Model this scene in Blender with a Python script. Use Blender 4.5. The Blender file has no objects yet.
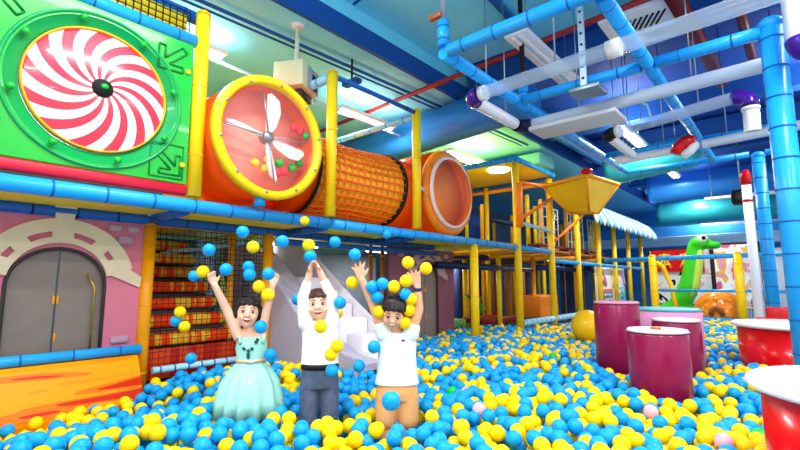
import bpy, bmesh, math, random
import numpy as np
from mathutils import Vector, Matrix
random.seed(7)
SC = bpy.context.scene
COL = SC.collection
PI = math.pi

# ------------------------------------------------------------------ camera
F, YAW, PIT, EYE = 452.0, math.radians(41.0), math.radians(7.3), 1.15
FW = Vector((-math.sin(YAW)*math.cos(PIT), math.cos(YAW)*math.cos(PIT), math.sin(PIT)))
RT = Vector((math.cos(YAW), math.sin(YAW), 0))
UP = RT.cross(FW)
cd = bpy.data.cameras.new('camera'); cam = bpy.data.objects.new('camera', cd); COL.objects.link(cam)
cd.sensor_width = 36; cd.lens = 36*F/800; cd.clip_end = 200; cd.clip_start = .05
cam.location = (0, 0, EYE)
cam.rotation_euler = (PI/2+PIT, 0, YAW)
SC.camera = cam
def proj(p):
    v = Vector(p)-Vector((0, 0, EYE)); D = v.dot(FW)
    return (400+F*v.dot(RT)/D, 225-F*v.dot(UP)/D, D)
def ray(px, py): return FW+RT*((px-400)/F)+UP*((225-py)/F)
def at_depth(px, py, D): return Vector((0, 0, EYE))+ray(px, py)*D

# ------------------------------------------------------------------ materials
def lin(h):
    h = h.lstrip('#'); c = [int(h[i:i+2], 16)/255 for i in (0, 2, 4)]
    return tuple(x/12.92 if x <= .04045 else ((x+.055)/1.055)**2.4 for x in c)+(1,)
MATS = {}
def mat(name, hexc, rough=.45, metal=0, spec=.3, coat=0, var=0, scale=6, bump=0, emit=0, trans=0, sss=0):
    if name in MATS: return MATS[name]
    m = bpy.data.materials.new(name); m.use_nodes = True; MATS[name] = m
    nt = m.node_tree; b = nt.nodes['Principled BSDF']
    c = lin(hexc)
    b.inputs['Base Color'].default_value = c
    b.inputs['Roughness'].default_value = rough; b.inputs['Metallic'].default_value = metal
    b.inputs['Specular IOR Level'].default_value = spec; b.inputs['Coat Weight'].default_value = coat*.35
    if var or bump:
        tc = nt.nodes.new('ShaderNodeTexCoord'); nz = nt.nodes.new('ShaderNodeTexNoise')
        nz.inputs['Scale'].default_value = scale; nz.inputs['Detail'].default_value = 4
        nt.links.new(tc.outputs['Object'], nz.inputs['Vector'])
        if var:
            mx = nt.nodes.new('ShaderNodeMix'); mx.data_type = 'RGBA'
            mx.inputs[6].default_value = tuple(x*(1-var) for x in c[:3])+(1,)
            mx.inputs[7].default_value = tuple(min(1, x*(1+var)+.02*var) for x in c[:3])+(1,)
            nt.links.new(nz.outputs['Fac'], mx.inputs[0]); nt.links.new(mx.outputs[2], b.inputs['Base Color'])
        if bump:
            bp = nt.nodes.new('ShaderNodeBump'); bp.inputs['Strength'].default_value = bump; bp.inputs['Distance'].default_value = .01
            nt.links.new(nz.outputs['Fac'], bp.inputs['Height']); nt.links.new(bp.outputs['Normal'], b.inputs['Normal'])
    if emit:
        b.inputs['Emission Color'].default_value = c; b.inputs['Emission Strength'].default_value = emit
    if sss:
        b.inputs['Subsurface Weight'].default_value = sss; b.inputs['Subsurface Radius'].default_value = (.02, .008, .005)
    return m
def glass(name, tint='#FFFFFF', clear=.8, rough=.05):
    if name in MATS: return MATS[name]
    m = bpy.data.materials.new(name); m.use_nodes = True; MATS[name] = m
    nt = m.node_tree; nt.nodes.remove(nt.nodes['Principled BSDF']); out = nt.nodes['Material Output']
    t = nt.nodes.new('ShaderNodeBsdfTransparent'); t.inputs['Color'].default_value = lin(tint)
    g = nt.nodes.new('ShaderNodeBsdfPrincipled'); g.inputs['Base Color'].default_value = lin(tint); g.inputs['Roughness'].default_value = rough
    mx = nt.nodes.new('ShaderNodeMixShader'); mx.inputs[0].default_value = 1-clear
    nt.links.new(t.outputs[0], mx.inputs[1]); nt.links.new(g.outputs[0], mx.inputs[2]); nt.links.new(mx.outputs[0], out.inputs[0])
    return m
def ramp_mat(name, stops, kind='noise', scale=(1, 1, 1), nscale=3, rough=.4, detail=2, distort=0, interp='CONSTANT', coat=0):
    if name in MATS: return MATS[name]
    m = bpy.data.materials.new(name); m.use_nodes = True; MATS[name] = m
    nt = m.node_tree; b = nt.nodes['Principled BSDF']; b.inputs['Roughness'].default_value = rough; b.inputs['Coat Weight'].default_value = coat
    tc = nt.nodes.new('ShaderNodeTexCoord'); mp = nt.nodes.new('ShaderNodeMapping'); mp.inputs['Scale'].default_value = scale
    nt.links.new(tc.outputs['Object'], mp.inputs['Vector'])
    if kind == 'noise':
        tx = nt.nodes.new('ShaderNodeTexNoise'); tx.inputs['Scale'].default_value = nscale; tx.inputs['Detail'].default_value = detail; tx.inputs['Distortion'].default_value = distort
        o = tx.outputs['Fac']
    else:
        tx = nt.nodes.new('ShaderNodeTexVoronoi'); tx.inputs['Scale'].default_value = nscale
        o = tx.outputs['Color']
    nt.links.new(mp.outputs[0], tx.inputs['Vector'])
    r = nt.nodes.new('ShaderNodeValToRGB'); r.color_ramp.interpolation = interp
    els = r.color_ramp.elements
    els[0].position = stops[0][0]; els[0].color = lin(stops[0][1]); els[1].position = stops[1][0]; els[1].color = lin(stops[1][1])
    for p, c in stops[2:]:
        e = els.new(p); e.color = lin(c)
    nt.links.new(o, r.inputs[0]); nt.links.new(r.outputs[0], b.inputs['Base Color']); b.inputs['Specular IOR Level'].default_value = .12
    return m

M_BLUE = mat('blue_vinyl', '#1C9FE6', .3, var=.08)
M_BAND = mat('blue_seam', '#0B5FA8', .5)
M_DBLUE = mat('dark_blue_vinyl', '#1560B4', .35, var=.1)
M_DBAND = mat('navy_seam', '#0A2A66', .5)
M_YEL = mat('yellow_vinyl', '#FFCF0A', .32, var=.06)
M_AMB = mat('amber_vinyl', '#FFA60A', .35, var=.08)
M_ORG = mat('orange_plastic', '#FF6A0C', .25, coat=.3, var=.08, scale=2)
def translucent(m, hexc, amt):
    nt = m.node_tree; out = nt.nodes['Material Output']; b = nt.nodes['Principled BSDF']
    t = nt.nodes.new('ShaderNodeBsdfTranslucent'); t.inputs['Color'].default_value = lin(hexc)
    mx = nt.nodes.new('ShaderNodeMixShader'); mx.inputs[0].default_value = amt
    nt.links.new(b.outputs[0], mx.inputs[1]); nt.links.new(t.outputs[0], mx.inputs[2]); nt.links.new(mx.outputs[0], out.inputs[0])
translucent(M_ORG, '#FF7A10', .5)
M_GREEN = mat('green_plastic', '#04A82C', .3, coat=.3, var=.14, scale=3)
M_TEALG = mat('teal_green_plastic', '#06964A', .25, coat=.3)
M_DGREEN = mat('dark_green_plastic', '#087A2C', .4)
M_REDS = mat('crimson_vinyl', '#C00E2E', .35)
M_RED = mat('red_gloss', '#DE0612', .2, coat=.4)
M_CANDYR = mat('candy_red', '#E63848', .2, coat=.5)
M_WHITE = mat('white_plastic', '#F4F2EE', .3, coat=.2)
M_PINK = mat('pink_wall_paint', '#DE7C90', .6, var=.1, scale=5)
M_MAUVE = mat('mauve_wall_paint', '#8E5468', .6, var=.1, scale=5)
M_CREAM = mat('cream_trim', '#EBD9B4', .5, var=.05)
M_GREY = mat('grey_door', '#8A7D72', .4, var=.12, scale=9)
M_DGREY = mat('dark_grey', '#3A3634', .5)
M_BLACK = mat('black_rope', '#141414', .7)
M_BRICK = mat('mauve_brick', '#C49AB0', .55, var=.1)
M_MAROON = mat('maroon_vinyl', '#8C0E46', .28, coat=.35, var=.12, scale=5)
M_STEEL = mat('steel', '#9AA4AC', .35, .8)
M_PURPLE = mat('purple_elbow', '#43148C', .2, coat=.4)
M_LPURP = mat('lavender_slide', '#B9B3C2', .3, var=.1, scale=3)
M_LPINK = mat('pale_slide_wall', '#E6DCE2', .35, var=.04)
M_LBLUE = mat('pale_blue', '#9FD8EE', .4, var=.08)
M_TEAL = mat('teal_disc', '#46B9C8', .3)
M_PINKP = mat('pink_vinyl', '#F2A0CC', .35)
M_WOOD = mat('brown_wood', '#A0581E', .5, var=.15)
M_ORB = mat('orange_beam', '#FF8A1A', .35)
M_CLEAR = glass('clear_acrylic', '#EEF6FC', .72, .08)
M_PANE = glass('clear_window', '#FFF6F2', .95, .04)
M_BUB = glass('clear_bubble', '#FFE2B4', .9, .05)
M_LAMP = mat('lamp_face', '#FFFFFF', .5, emit=9)
M_SKIN = mat('skin_fair', '#F3C0A0', .5, sss=.12)
M_SKIN2 = mat('skin_warm', '#EDB28A', .5, sss=.12)
M_HAIR = mat('dark_hair', '#1E120E', .45, var=.4, scale=40, bump=.4)
M_HAIRB = mat('brown_hair', '#4A2A1C', .5, var=.35, scale=40, bump=.4)
M_EYE = mat('eye_white', '#F5F3F0', .25); M_IRIS = mat('dark_eye', '#120A08', .15)
M_LIP = mat('mouth_red', '#B8383A', .4); M_TOOTH = mat('teeth', '#FFFCF4', .3)
M_MINT = mat('mint_cotton', '#A2E4CE', .75, var=.05, scale=20)
M_TEE = mat('white_cotton', '#FFFDF6', .8, var=.02, scale=20)
M_TEEB = mat('pale_blue_cotton', '#DDF0F4', .8, var=.04, scale=16)
M_DENIM = mat('grey_denim', '#4E5C78', .8, var=.5, scale=22, bump=.3)
M_TAN = mat('tan_cotton', '#DCA468', .8, var=.12, scale=10)
M_STEP = ramp_mat('patchwork_step', [(0, '#FF6212'), (.36, '#FFCC3A'), (.52, '#FFAC24'), (.6, '#FF4A10')], 'noise', (1, 7, .3), 1.6, .4, 0)
M_STEPR = ramp_mat('red_kick_panel', [(0, '#C02412'), (.5, '#D84418')], 'noise', (1, 5, .4), 1.6, .45, 0)
M_LEDGE = ramp_mat('wavy_orange', [(0, '#CC2800'), (.42, '#F27200'), (.47, '#FF9800'), (.6, '#F88400'), (.66, '#D83400')], 'noise', (2.2, .55, 4), 1.5, .35, 1, .6)

# ------------------------------------------------------------------ mesh builder
class MB:
    def __init__(s): s.v = []; s.f = []; s.mi = []; s.sm = []
    def add(s, vs, fs, mi=0, smooth=True):
        o = len(s.v); s.v += [tuple(p) for p in vs]
        for f in fs:
            s.f.append(tuple(i+o for i in f)); s.mi.append(mi); s.sm.append(smooth)
        return s
    def box(s, c, size, mi=0, rot=None):
        hx, hy, hz = (d/2 for d in size); c = Vector(c)
        vs = [Vector((x, y, z)) for x in (-hx, hx) for y in (-hy, hy) for z in (-hz, hz)]
        if rot is not None: vs = [rot @ p for p in vs]
        return s.add([p+c for p in vs], [(0, 1, 3, 2), (4, 6, 7, 5), (0, 4, 5, 1), (2, 3, 7, 6), (0, 2, 6, 4), (1, 5, 7, 3)], mi, False)
    def rbox(s, c, size, r=.02, mi=0, rot=None, seg=2):
        bm = bmesh.new(); bmesh.ops.create_cube(bm, size=1)
        for v in bm.verts: v.co = Vector((v.co.x*size[0], v.co.y*size[1], v.co.z*size[2]))
        bmesh.ops.bevel(bm, geom=bm.edges[:], offset=min(r, min(size)*.49), segments=seg, affect='EDGES', profile=.5)
        bm.verts.index_update(); c = Vector(c)
        s.add([((rot @ v.co) if rot is not None else v.co)+c for v in bm.verts], [[v.index for v in f.verts] for f in bm.faces], mi, True)
        bm.free(); return s
    def tube(s, pts, r, seg=14, mi=0, caps=True, smooth=True):
        pts = [Vector(p) for p in pts]; n = len(pts)
        rs = r if isinstance(r, (list, tuple)) else [r]*n
        t0 = (pts[1]-pts[0]).normalized(); a = Vector((0, 0, 1)) if abs(t0.z) < .9 else Vector((1, 0, 0))
        u = t0.cross(a).normalized(); vs = []
        for i in range(n):
            t = (pts[min(i+1, n-1)]-pts[max(i-1, 0)]).normalized()
            u = (u-t*u.dot(t)).normalized(); w = t.cross(u)
            for k in range(seg):
                an = 2*PI*k/seg; vs.append(pts[i]+(u*math.cos(an)+w*math.sin(an))*rs[i])
        fs = [(i*seg+k, i*seg+(k+1) % seg, (i+1)*seg+(k+1) % seg, (i+1)*seg+k) for i in range(n-1) for k in range(seg)]
        s.add(vs, fs, mi, smooth)
        if caps:
            o = len(s.v)-len(vs)
            s.f.append(tuple(o+k for k in reversed(range(seg)))); s.mi.append(mi); s.sm.append(False)
            s.f.append(tuple(o+(n-1)*seg+k for k in range(seg))); s.mi.append(mi); s.sm.append(False)
        return s
    def rail(s, p0, p1, r=.055, step=.3, bandmi=1, seg=14):
        p0, p1 = Vector(p0), Vector(p1); L = (p1-p0).length; t = (p1-p0)/L
        s.tube([p0, p1], r, seg)
        n = max(1, int(L/step))
        for i in range(1, n+1):
            c = p0+t*(L*(i-.5)/n); s.tube([c-t*.007, c+t*.007], r*1.035, seg, bandmi)
        return s
    def sphere(s, c, r, mi=0, seg=16, rings=10, rot=None):
        rx, ry, rz = r if isinstance(r, (list, tuple)) else (r, r, r); c = Vector(c); vs = []
        for i in range(rings+1):
            th = PI*i/rings
            for k in range(seg):
                a = 2*PI*k/seg; p = Vector((rx*math.sin(th)*math.cos(a), ry*math.sin(th)*math.sin(a), rz*math.cos(th)))
                vs.append((rot @ p if rot is not None else p)+c)
        return s.add(vs, [(i*seg+k, (i+1)*seg+k, (i+1)*seg+(k+1) % seg, i*seg+(k+1) % seg) for i in range(rings) for k in range(seg)], mi)
    def lathe(s, prof, o, ax, seg=40, mi=0, smooth=True, close=False, a0=0, a1=2*PI):
        # prof: list of (radius, height along ax)
        o, ax = Vector(o), Vector(ax).normalized(); a = Vector((0, 0, 1)) if abs(ax.z) < .9 else Vector((1, 0, 0))
        u = a.cross(ax).normalized(); w = ax.cross(u); vs = []; m = len(prof)
        for k in range(seg):
            an = 2*PI*k/seg; d = u*math.cos(an)+w*math.sin(an)
            for r, h in prof: vs.append(o+d*r+ax*h)
        fs = []
        for k in range(seg):
            for j in range(m if close else m-1):
                a_, b_ = k*m+j, k*m+(j+1) % m; k2 = (k+1) % seg
                fs.append((a_, k2*m+j, k2*m+(j+1) % m, b_))
        return s.add(vs, fs, mi, smooth)
    def prism(s, poly, o, u, v, d, mi=0):
        # concave-safe: polygon in (u,v) extruded along u x v by d
        o, u, v = Vector(o), Vector(u), Vector(v); n = u.cross(v).normalized()
        bm = bmesh.new(); vs = [bm.verts.new(o+u*a+v*b) for a, b in poly]
        f = bm.faces.new(vs); r = bmesh.ops.extrude_face_region(bm, geom=[f])
        for e in r['geom']:
            if isinstance(e, bmesh.types.BMVert): e.co += n*d
        bmesh.ops.triangulate(bm, faces=[q for q in bm.faces if len(q.verts) > 4])
        bmesh.ops.recalc_face_normals(bm, faces=bm.faces[:]); bm.verts.index_update()
        s.add([q.co.copy() for q in bm.verts], [[q.index for q in f.verts] for f in bm.faces], mi, False); bm.free(); return s
    def net(s, o, u, v, nu, nv, t=.004, mi=0):
        o, u, v = Vector(o), Vector(u), Vector(v); n = u.cross(v).normalized()*t; uu, vv = u.normalized()*t, v.normalized()*t
        for i in range(nu+1):
            a = o+u*(i/nu); b = a+v
            s.add([a-uu, a+n, a+uu, a-n, b-uu, b+n, b+uu, b-n], [(0, 1, 5, 4), (1, 2, 6, 5), (2, 3, 7, 6), (3, 0, 4, 7)], mi, False)
        for i in range(nv+1):
            a = o+v*(i/nv); b = a+u
            s.add([a-vv, a+n, a+vv, a-n, b-vv, b+n, b+vv, b-n], [(0, 1, 5, 4), (1, 2, 6, 5), (2, 3, 7, 6), (3, 0, 4, 7)], mi, False)
        return s
    def build(s, name, mats, parent=None, loc=None):
        me = bpy.data.meshes.new(name)
        off = Vector(loc) if loc is not None else Vector((0, 0, 0))
        me.from_pydata([tuple(Vector(p)-off) for p in s.v], [], s.f)
        for m in (mats if isinstance(mats, (list, tuple)) else [mats]): me.materials.append(m)
        me.polygons.foreach_set('material_index', s.mi); me.polygons.foreach_set('use_smooth', s.sm); me.update()
        o = bpy.data.objects.new(name, me); COL.objects.link(o)
        if parent is not None:
            o.parent = parent; o.location = off-Vector(parent.location) if loc is not None else -Vector(parent.location)
            if parent.parent is not None: o.location = off
        else: o.location = off
        return o
def tag(o, label, cat, group=None):
    o['label'] = label; o['category'] = cat
    if group: o['group'] = group
    return o
def thing(name, label, cat, loc=(0, 0, 0), group=None):
    o = bpy.data.objects.new(name, None); COL.objects.link(o); o.location = loc; o.empty_display_size = .05
    return tag(o, label, cat, group)
def struct(name, mb, m):
    o = mb.build(name, m); o['kind'] = 'structure'; return o
def sub(o, parent):   # re-parent a mesh built in world coordinates
    o.parent = parent; return o

# ------------------------------------------------------------------ setting
M_FLOOR = mat('pit_floor_mat', '#2C7FB8', .7, var=.1)
M_CT = mat('teal_cast_ceiling', '#84DCF4', .7, var=.1, scale=1.5)  # teal, blue and navy bays carry coloured light in the ceiling colour
M_CB = mat('blue_cast_ceiling', '#74DEFF', .7, var=.12, scale=1.5)
M_CN = mat('navy_cast_ceiling', '#10449C', .7, var=.2, scale=1.5)
M_BEAM = mat('blue_beam_paint', '#0F4F9E', .65, var=.12, scale=2)
struct('floor', MB().box((-3.5, 10, -.05), (15, 24, .1)), M_FLOOR)
struct('ceiling', MB().box((-7.0, 9, 4.27), (6.0, 26, .14)), M_CT)
struct('ceiling', MB().box((-2.6, 2.5, 4.72), (2.8, 7, .1)), M_CB)
struct('ceiling', MB().box((-2.6, 14, 4.72), (2.8, 16, .1)), M_CN)
struct('ceiling', MB().box((1.6, 10, 4.72), (5.6, 26, .1)), M_CN)
struct('trim_1', MB().box((-4.0, 9, 4.32), (.06, 26, .28)), M_BEAM)
struct('trim_7', MB().box((-4.02, 9, 4.59), (.06, 26, .26)), M_CB)
for i, y in enumerate((6.4, 9.6, 13.0, 16.4)):
    struct('trim_%d' % (2+i), MB().box((.2, y, 4.5), (8.2, .3, .36)), M_BEAM)
M_WL = mat('grey_blue_wall', '#5B7486', .7, var=.15, scale=2)
M_WB = ramp_mat('blue_back_wall', [(0, '#1C6FC0'), (1, '#4FB0E8')], 'noise', (1, 1, 3), 1.2, .6, 2, 0, 'LINEAR')
struct('wall_left', MB().box((-9.6, 10, 2.1), (.1, 24, 4.2)), M_WL)
struct('wall_back', MB().box((-3.5, 21.6, 2.3), (15, .1, 4.7)), M_WB)

# ------------------------------------------------------------------ playground frame: posts
def post(x, y, z0, z1, label, r=.06, m=None, group=None, cat='post'):
    mb = MB().tube([(x, y, z0), (x, y, z1-.02)], r, 16)
    z = z0+.35
    while z < z1-.1:
        mb.tube([(x, y, z-.006), (x, y, z+.006)], r*1.02, 16, 1); z += .6
    t = thing('padded_post', label, cat, (x, y, z0), group)
    mb.build('foam_sleeve', [m or M_YEL, M_AMB], t)
    MB().lathe([(0, .035), (r*.6, .028), (r*1.0, .005), (r*1.0, -.02), (0, -.02)], (x, y, z1-.02), (0, 0, 1), 16).build('end_cap', m or M_YEL, t)
    return t
FX, IX = -3.72, -4.5
post(FX, 1.66, 1.86, 3.5, 'yellow padded post at the right edge of the green spiral panel')
post(FX, 3.13, 1.86, 3.5, 'tall yellow post between the fan drum and the orange net tunnel')
post(FX, 4.62, 1.86, 3.5, 'yellow upper post between net tunnel and bubble window drum')
post(FX, 6.02, 0, 1.74, 'yellow padded post right of the shadowed mauve playhouse', .065)
post(FX, 7.5, 0, 3.34, 'full height yellow post under the near corner of the yellow roof', .065)
post(FX, 9.0, 0, 3.3, 'yellow post standing under the far corner of the yellow roof', .065)
post(FX, 10.5, 0, 3.2, 'yellow post left of the white drawing panel, near the big yellow ball', .06)
post(FX, 11.95, 0, 2.95, 'yellow post along the left edge of the white drawing panel', .06)
post(FX, 13.3, 0, 2.85, 'yellow post along the right edge of the white drawing panel', .06)
post(FX, 14.7, 0, 2.8, 'second yellow post past the drawing panel under the awning', .06)
post(FX, 16.2, 0, 2.75, 'farthest yellow front post under the pale blue awning', .06)
post(IX, 1.63, 0, 1.7, 'amber padded post between pink playhouse and patchwork stairs', .055, M_AMB)
post(IX, 2.89, 0, 1.7, 'amber padded post left of the lavender slide', .055, M_AMB)
post(IX-.35, 2.64, 0, 1.7, 'thin yellow post beside the right edge of the patchwork stairs', .035, M_AMB)
k = 0
for (x, y, z0, z1) in [(-5.2, 6.9, 0, 2.9), (-5.2, 7.5, 0, 3.3), (-5.2, 9.0, 0, 3.3), (-5.2, 10.5, 0, 3), (-5.2, 12, 0, 2.9), (-5.2, 13.4, 0, 2.9), (-6.7, 7.5, 0, 3.2), (-6.7, 9.0, 0, 3.2), (-6.7, 10.5, 0, 3.2),
                       (-6.7, 12, 0, 3), (-4.5, 8.2, 0, 1.75), (-4.5, 9.8, 0, 1.75), (-5.3, 8.2, 0, 1.75), (-6.0, 9.7, 0, 1.75), (-4.6, 11.2, 0, 3.0), (-4.6, 12.7, 0, 3), (-4.6, 14.2, 0, 2.9), (-8, 9, 0, 3.2), (-4.4, 9.4, 1.85, 3.1), (-4.4, 10.1, 1.85, 3.1), (-4.9, 10.9, 1.85, 3.1), (-4.3, 11.4, 1.85, 3.0), (-4.3, 13.6, 1.85, 2.9), (-5.8, 11.4, 0, 3.0), (-5.8, 13, 0, 3.0), (-5.8, 9.8, 0, 3.1), (-4.3, 15.3, 0, 2.8), (-5.2, 15.0, 0, 2.8), (-5.0, 5.6, 1.85, 2.6), (-5.8, 7.0, 1.85, 3.0)]:
    post(x, y, z0, z1, 'yellow padded post deep inside the climbing frame, behind the front row of posts', .05, M_AMB if k % 2 else M_YEL, 'posts inside the climbing frame'); k += 1

# ------------------------------------------------------------------ rails
def rail(p0, p1, label, r=.055, m=None, band=None, group=None, step=.3, nm='padded_rail'):
    o = MB().rail(p0, p1, r, step).build(nm, [m or M_BLUE, band or M_BAND], None, p0)
    return tag(o, label, 'rail', group)
rail((FX, -.4, 1.78), (FX, 3.1, 1.78), 'bright blue padded rail along the deck edge under the green panel', .058)
rail((FX, 3.16, 1.78), (FX, 7.42, 1.78), 'blue padded deck rail running below the net tunnel and bubble drum', .055)
rail((FX, 7.58, 1.78), (FX, 8.92, 1.78), 'blue deck rail between the two posts of the yellow roof', .05)
rail((FX, 9.08, 1.6), (FX, 16.1, 1.6), 'long blue rail along the far climbing frame posts', .045)
rail((IX, -.3, 1.735), (IX, 6.0, 1.735), 'dark blue inner rail under the deck above the pink playhouse', .05, M_DBLUE, M_DBAND)
rail((IX+.06, 1.63, 1.74), (FX-.06, 1.63, 1.74), 'grey blue cross rail under the deck above the amber post', .04, M_DBLUE, M_DBAND)
rail((IX+.06, 3.13, 1.74), (FX-.06, 3.13, 1.74), 'dark blue cross rail under the deck above the slide', .04, M_DBLUE, M_DBAND)
rail((IX+.06, 4.62, 1.74), (FX-.06, 4.62, 1.74), 'dark blue cross rail under the deck below the net tunnel', .04, M_DBLUE, M_DBAND)
rail((-4.4, 3.0, 1.62), (-4.4, 6.0, 1.62), 'blue rail slung under the deck above the right boy', .035, M_DBLUE, M_DBAND)
rail((-5.7, 2.2, 1.5), (-4.56, 2.86, 1.63), 'pale steel blue handrail rising beside the patchwork stairs', .025, M_LBLUE, M_STEEL)
rail((FX, -.2, 3.2), (FX, 1.6, 3.2), 'bright blue padded rail along the top of the green panel', .055)
rail((FX-.25, -.2, 3.56), (FX-.25, 1.75, 3.56), 'dark blue padded rail above the yellow netted strip', .06, M_DBLUE, M_DBAND)
rail((FX, 3.17, 3.45), (FX, 4.58, 3.45), 'thin dark blue rail joining the tops of the two upper posts', .03, M_DBLUE, M_DBAND)
rail((FX-.06, 3.13, 3.44), (-5.2, 3.13, 3.44), 'pale blue padded rail going back from the tall yellow post', .05, M_LBLUE, M_BAND)
rail((FX-.06, 4.62, 3.4), (-5.4, 4.62, 3.4), 'pale blue padded rail going back above the bubble drum', .04, M_LBLUE, M_BAND)
rail((-5.2, 1.9, 3.9), (-5.2, 9, 3.72), 'long thin white and blue rod high behind the drums', .022, mat('pale_rod', '#B8CCE8', .4), M_BAND, step=1.2)
rail((-5.3, 3.3, 3.1), (-5.3, 6.0, 3.1), 'pale blue rail behind the net tunnel', .045, M_LBLUE, M_BAND)
rail((FX, 7.58, .44), (FX, 10.44, .44), 'pale blue padded kerb rail at the far edge of the ball pit', .06, M_LBLUE, M_BAND, step=.2)
rail((-4.42, 1.7, .37), (-4.42, 2.84, .37), 'pale blue kerb rail below the red stair panel', .03, M_LBLUE, M_BAND, step=.12)
rail((FX, 7.58, 2.25), (FX, 8.94, 2.2), 'pale blue guard rail between the roof posts', .035, M_LBLUE, M_BAND)
for (p, q) in [((-4.5, 6.1, 1.45), (-4.5, 9.7, 1.45)), ((-5.2, 7.6, 1.7), (-5.2, 12, 1.7)), ((-6.7, 7.6, 1.75), (-6.7, 12, 1.75)), ((-5.2, 9.1, 2.6), (-5.2, 13.3, 2.6)), ((-4.5, 9.9, 1.5), (-4.5, 16, 1.5))]:
    rail(p, q, 'dark navy padded rail deep inside the climbing frame', .06, mat('navy_vinyl', '#1B2E5C', .4), M_DBAND, 'navy rails inside the climbing frame')
for (p, q) in [((FX-.06, 7.5, 1.72), (-6.6, 7.5, 1.72)), ((FX-.06, 9, 1.72), (-6.6, 9, 1.72)), ((FX-.06, 10.5, 1.72), (-6.6, 10.5, 1.72)), ((FX-.06, 9, 3.2), (-6.6, 9, 3.2)), ((FX-.06, 11.95, 1.72), (-6.6, 11.95, 1.72))]:
    rail(p, q, 'amber cross rail inside the climbing frame behind the front posts', .04, M_AMB, M_ORB, 'amber cross rails inside the climbing frame')

# ------------------------------------------------------------------ decks
def deck(y0, y1, label, x0=-6.6):
    mb = MB().rbox(((FX+.03+x0)/2-.05, (y0+y1)/2, 1.80), (FX-.08-x0, y1-y0-.02, .06), .02)
    return tag(mb.build('platform', [mat('yellow_deck', '#FFDC1E', .4, var=.05)]), label, 'platform')
deck(-.6, 1.6, 'yellow deck over the pink playhouse, under the green panel')
deck(1.62, 3.1, 'yellow deck over the patchwork stairs, under the fan drum')
deck(3.12, 4.6, 'yellow deck over the slide, under the net tunnel')
deck(4.62, 7.4, 'yellow deck over the mauve playhouse, under the bubble drum')
deck(7.6, 8.9, 'yellow deck between the posts of the yellow roof', -6.4)
for (y0, y1) in [(9.1, 10.4), (10.6, 11.9), (12.1, 13.3), (13.4, 16)]:
    o = MB().rbox((-5.2, (y0+y1)/2, 1.82), (2.7, y1-y0, .06), .02).build('platform', M_WOOD)
    tag(o, 'brown deck section on the far climbing frame', 'platform', 'brown decks of the far climbing frame')

# ------------------------------------------------------------------ green spiral panel
PX, PY, PZ = -3.7, .935, 2.535
gp = thing('spiral_window_panel', 'green panel with a round red and white candy spiral window above the pink playhouse', 'play panel', (PX, PY, 1.9))
def ring(y, z, r, n=48): return [(y+r*math.cos(2*PI*i/n), z+r*math.sin(2*PI*i/n)) for i in range(n)]
bm_ = MB()
# panel with circular hole: strips between square and circle
n = 64; y0, y1, z0, z1 = .16, 1.585, 1.95, 3.15
outer = []; inner = []
for i in range(n):
    a = 2*PI*i/n; c, s_ = math.cos(a), math.sin(a)
    inner.append((PY+.54*c, PZ+.54*s_))
    tt = min((y1-PY)/c if c > 1e-6 else 9e9, (y0-PY)/c if c < -1e-6 else 9e9, (z1-PZ)/s_ if s_ > 1e-6 else 9e9, (z0-PZ)/s_ if s_ < -1e-6 else 9e9)
    outer.append((PY+tt*c, PZ+tt*s_))
corners = [(y1, z1), (y0, z1), (y0, z0), (y1, z0)]
vs = []; fs = []
for xx in (PX-.05, PX):
    for p in inner: vs.append((xx, p[0], p[1]))
    for p in outer: vs.append((xx, p[0], p[1]))
for i in range(n):
    j = (i+1) % n
    fs.append((2*n+i, 2*n+j, 3*n+j, 3*n+i)); fs.append((i, n+i, n+j, j)); fs.append((n+i, 3*n+i, 3*n+j, n+j)); fs.append((i, j, 2*n+j, 2*n+i))
bm_.add(vs, fs, 0, False)
for (cy, cz) in corners:   # fill the corner triangles
    a = min(range(n), key=lambda i: math.hypot(outer[i][0]-cy, outer[i][1]-cz))
    cand = sorted(range(n), key=lambda i: math.hypot(outer[i][0]-cy, outer[i][1]-cz))[:2]
    bm_.add([(PX, cy, cz), (PX, *outer[cand[0]]), (PX, *outer[cand[1]])], [(0, 1, 2)], 0, False)
bm_.build('panel', M_GREEN, gp)
MB().lathe([(.46, -.03), (.47, -.012), (.55, -.004), (.558, .016), (.572, .018), (.58, .0)], (PX, PY, PZ), (1, 0, 0), 64).build('window_rim', M_TEALG, gp)
MB().lathe([(.44, -.02), (.443, .012), (.453, .012), (.456, -.02)], (PX, PY, PZ), (1, 0, 0), 64).build('gasket', M_AMB, gp)
sp = MB(); nr, na = 14, 104; vs = []; R = .445
for i in range(nr+1):
    r = R*i/nr
    for k_ in range(na):
        a = 2*PI*k_/na - 1.0*(r/R)**1.1
        h = .075*(1-(r/R)**2)
        vs.append((PX-.01+h, PY+r*math.cos(a), PZ+r*math.sin(a)))
o_ = len(sp.v); sp.v += vs
for i in range(nr):
    for k_ in range(na):
        sp.f.append((i*na+k_, (i+1)*na+k_, (i+1)*na+(k_+1) % na, i*na+(k_+1) % na)); sp.mi.append(1 if k_ % 8 < 4 else 0); sp.sm.append(True)
sp.build('spiral_dome', [M_WHITE, M_CANDYR], gp)
MB().lathe([(0, .045), (.05, .04), (.06, .02), (.07, .0), (.07, -.01)], (PX+.062, PY, PZ), (1, 0, 0), 24).build('hub', M_BLACK, gp)
MB().sphere((PX+.107, PY, PZ), (.015, .025, .02)).build('hub_cap', M_GREEN, gp)
for i in range(8):
    a = 2*PI*(i+.35)/8
    MB().sphere((PX+.035, PY+.515*math.cos(a), PZ+.515*math.sin(a)), (.022, .026, .026), 0, 12, 8).build('bolt', M_GREEN, gp)
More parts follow.
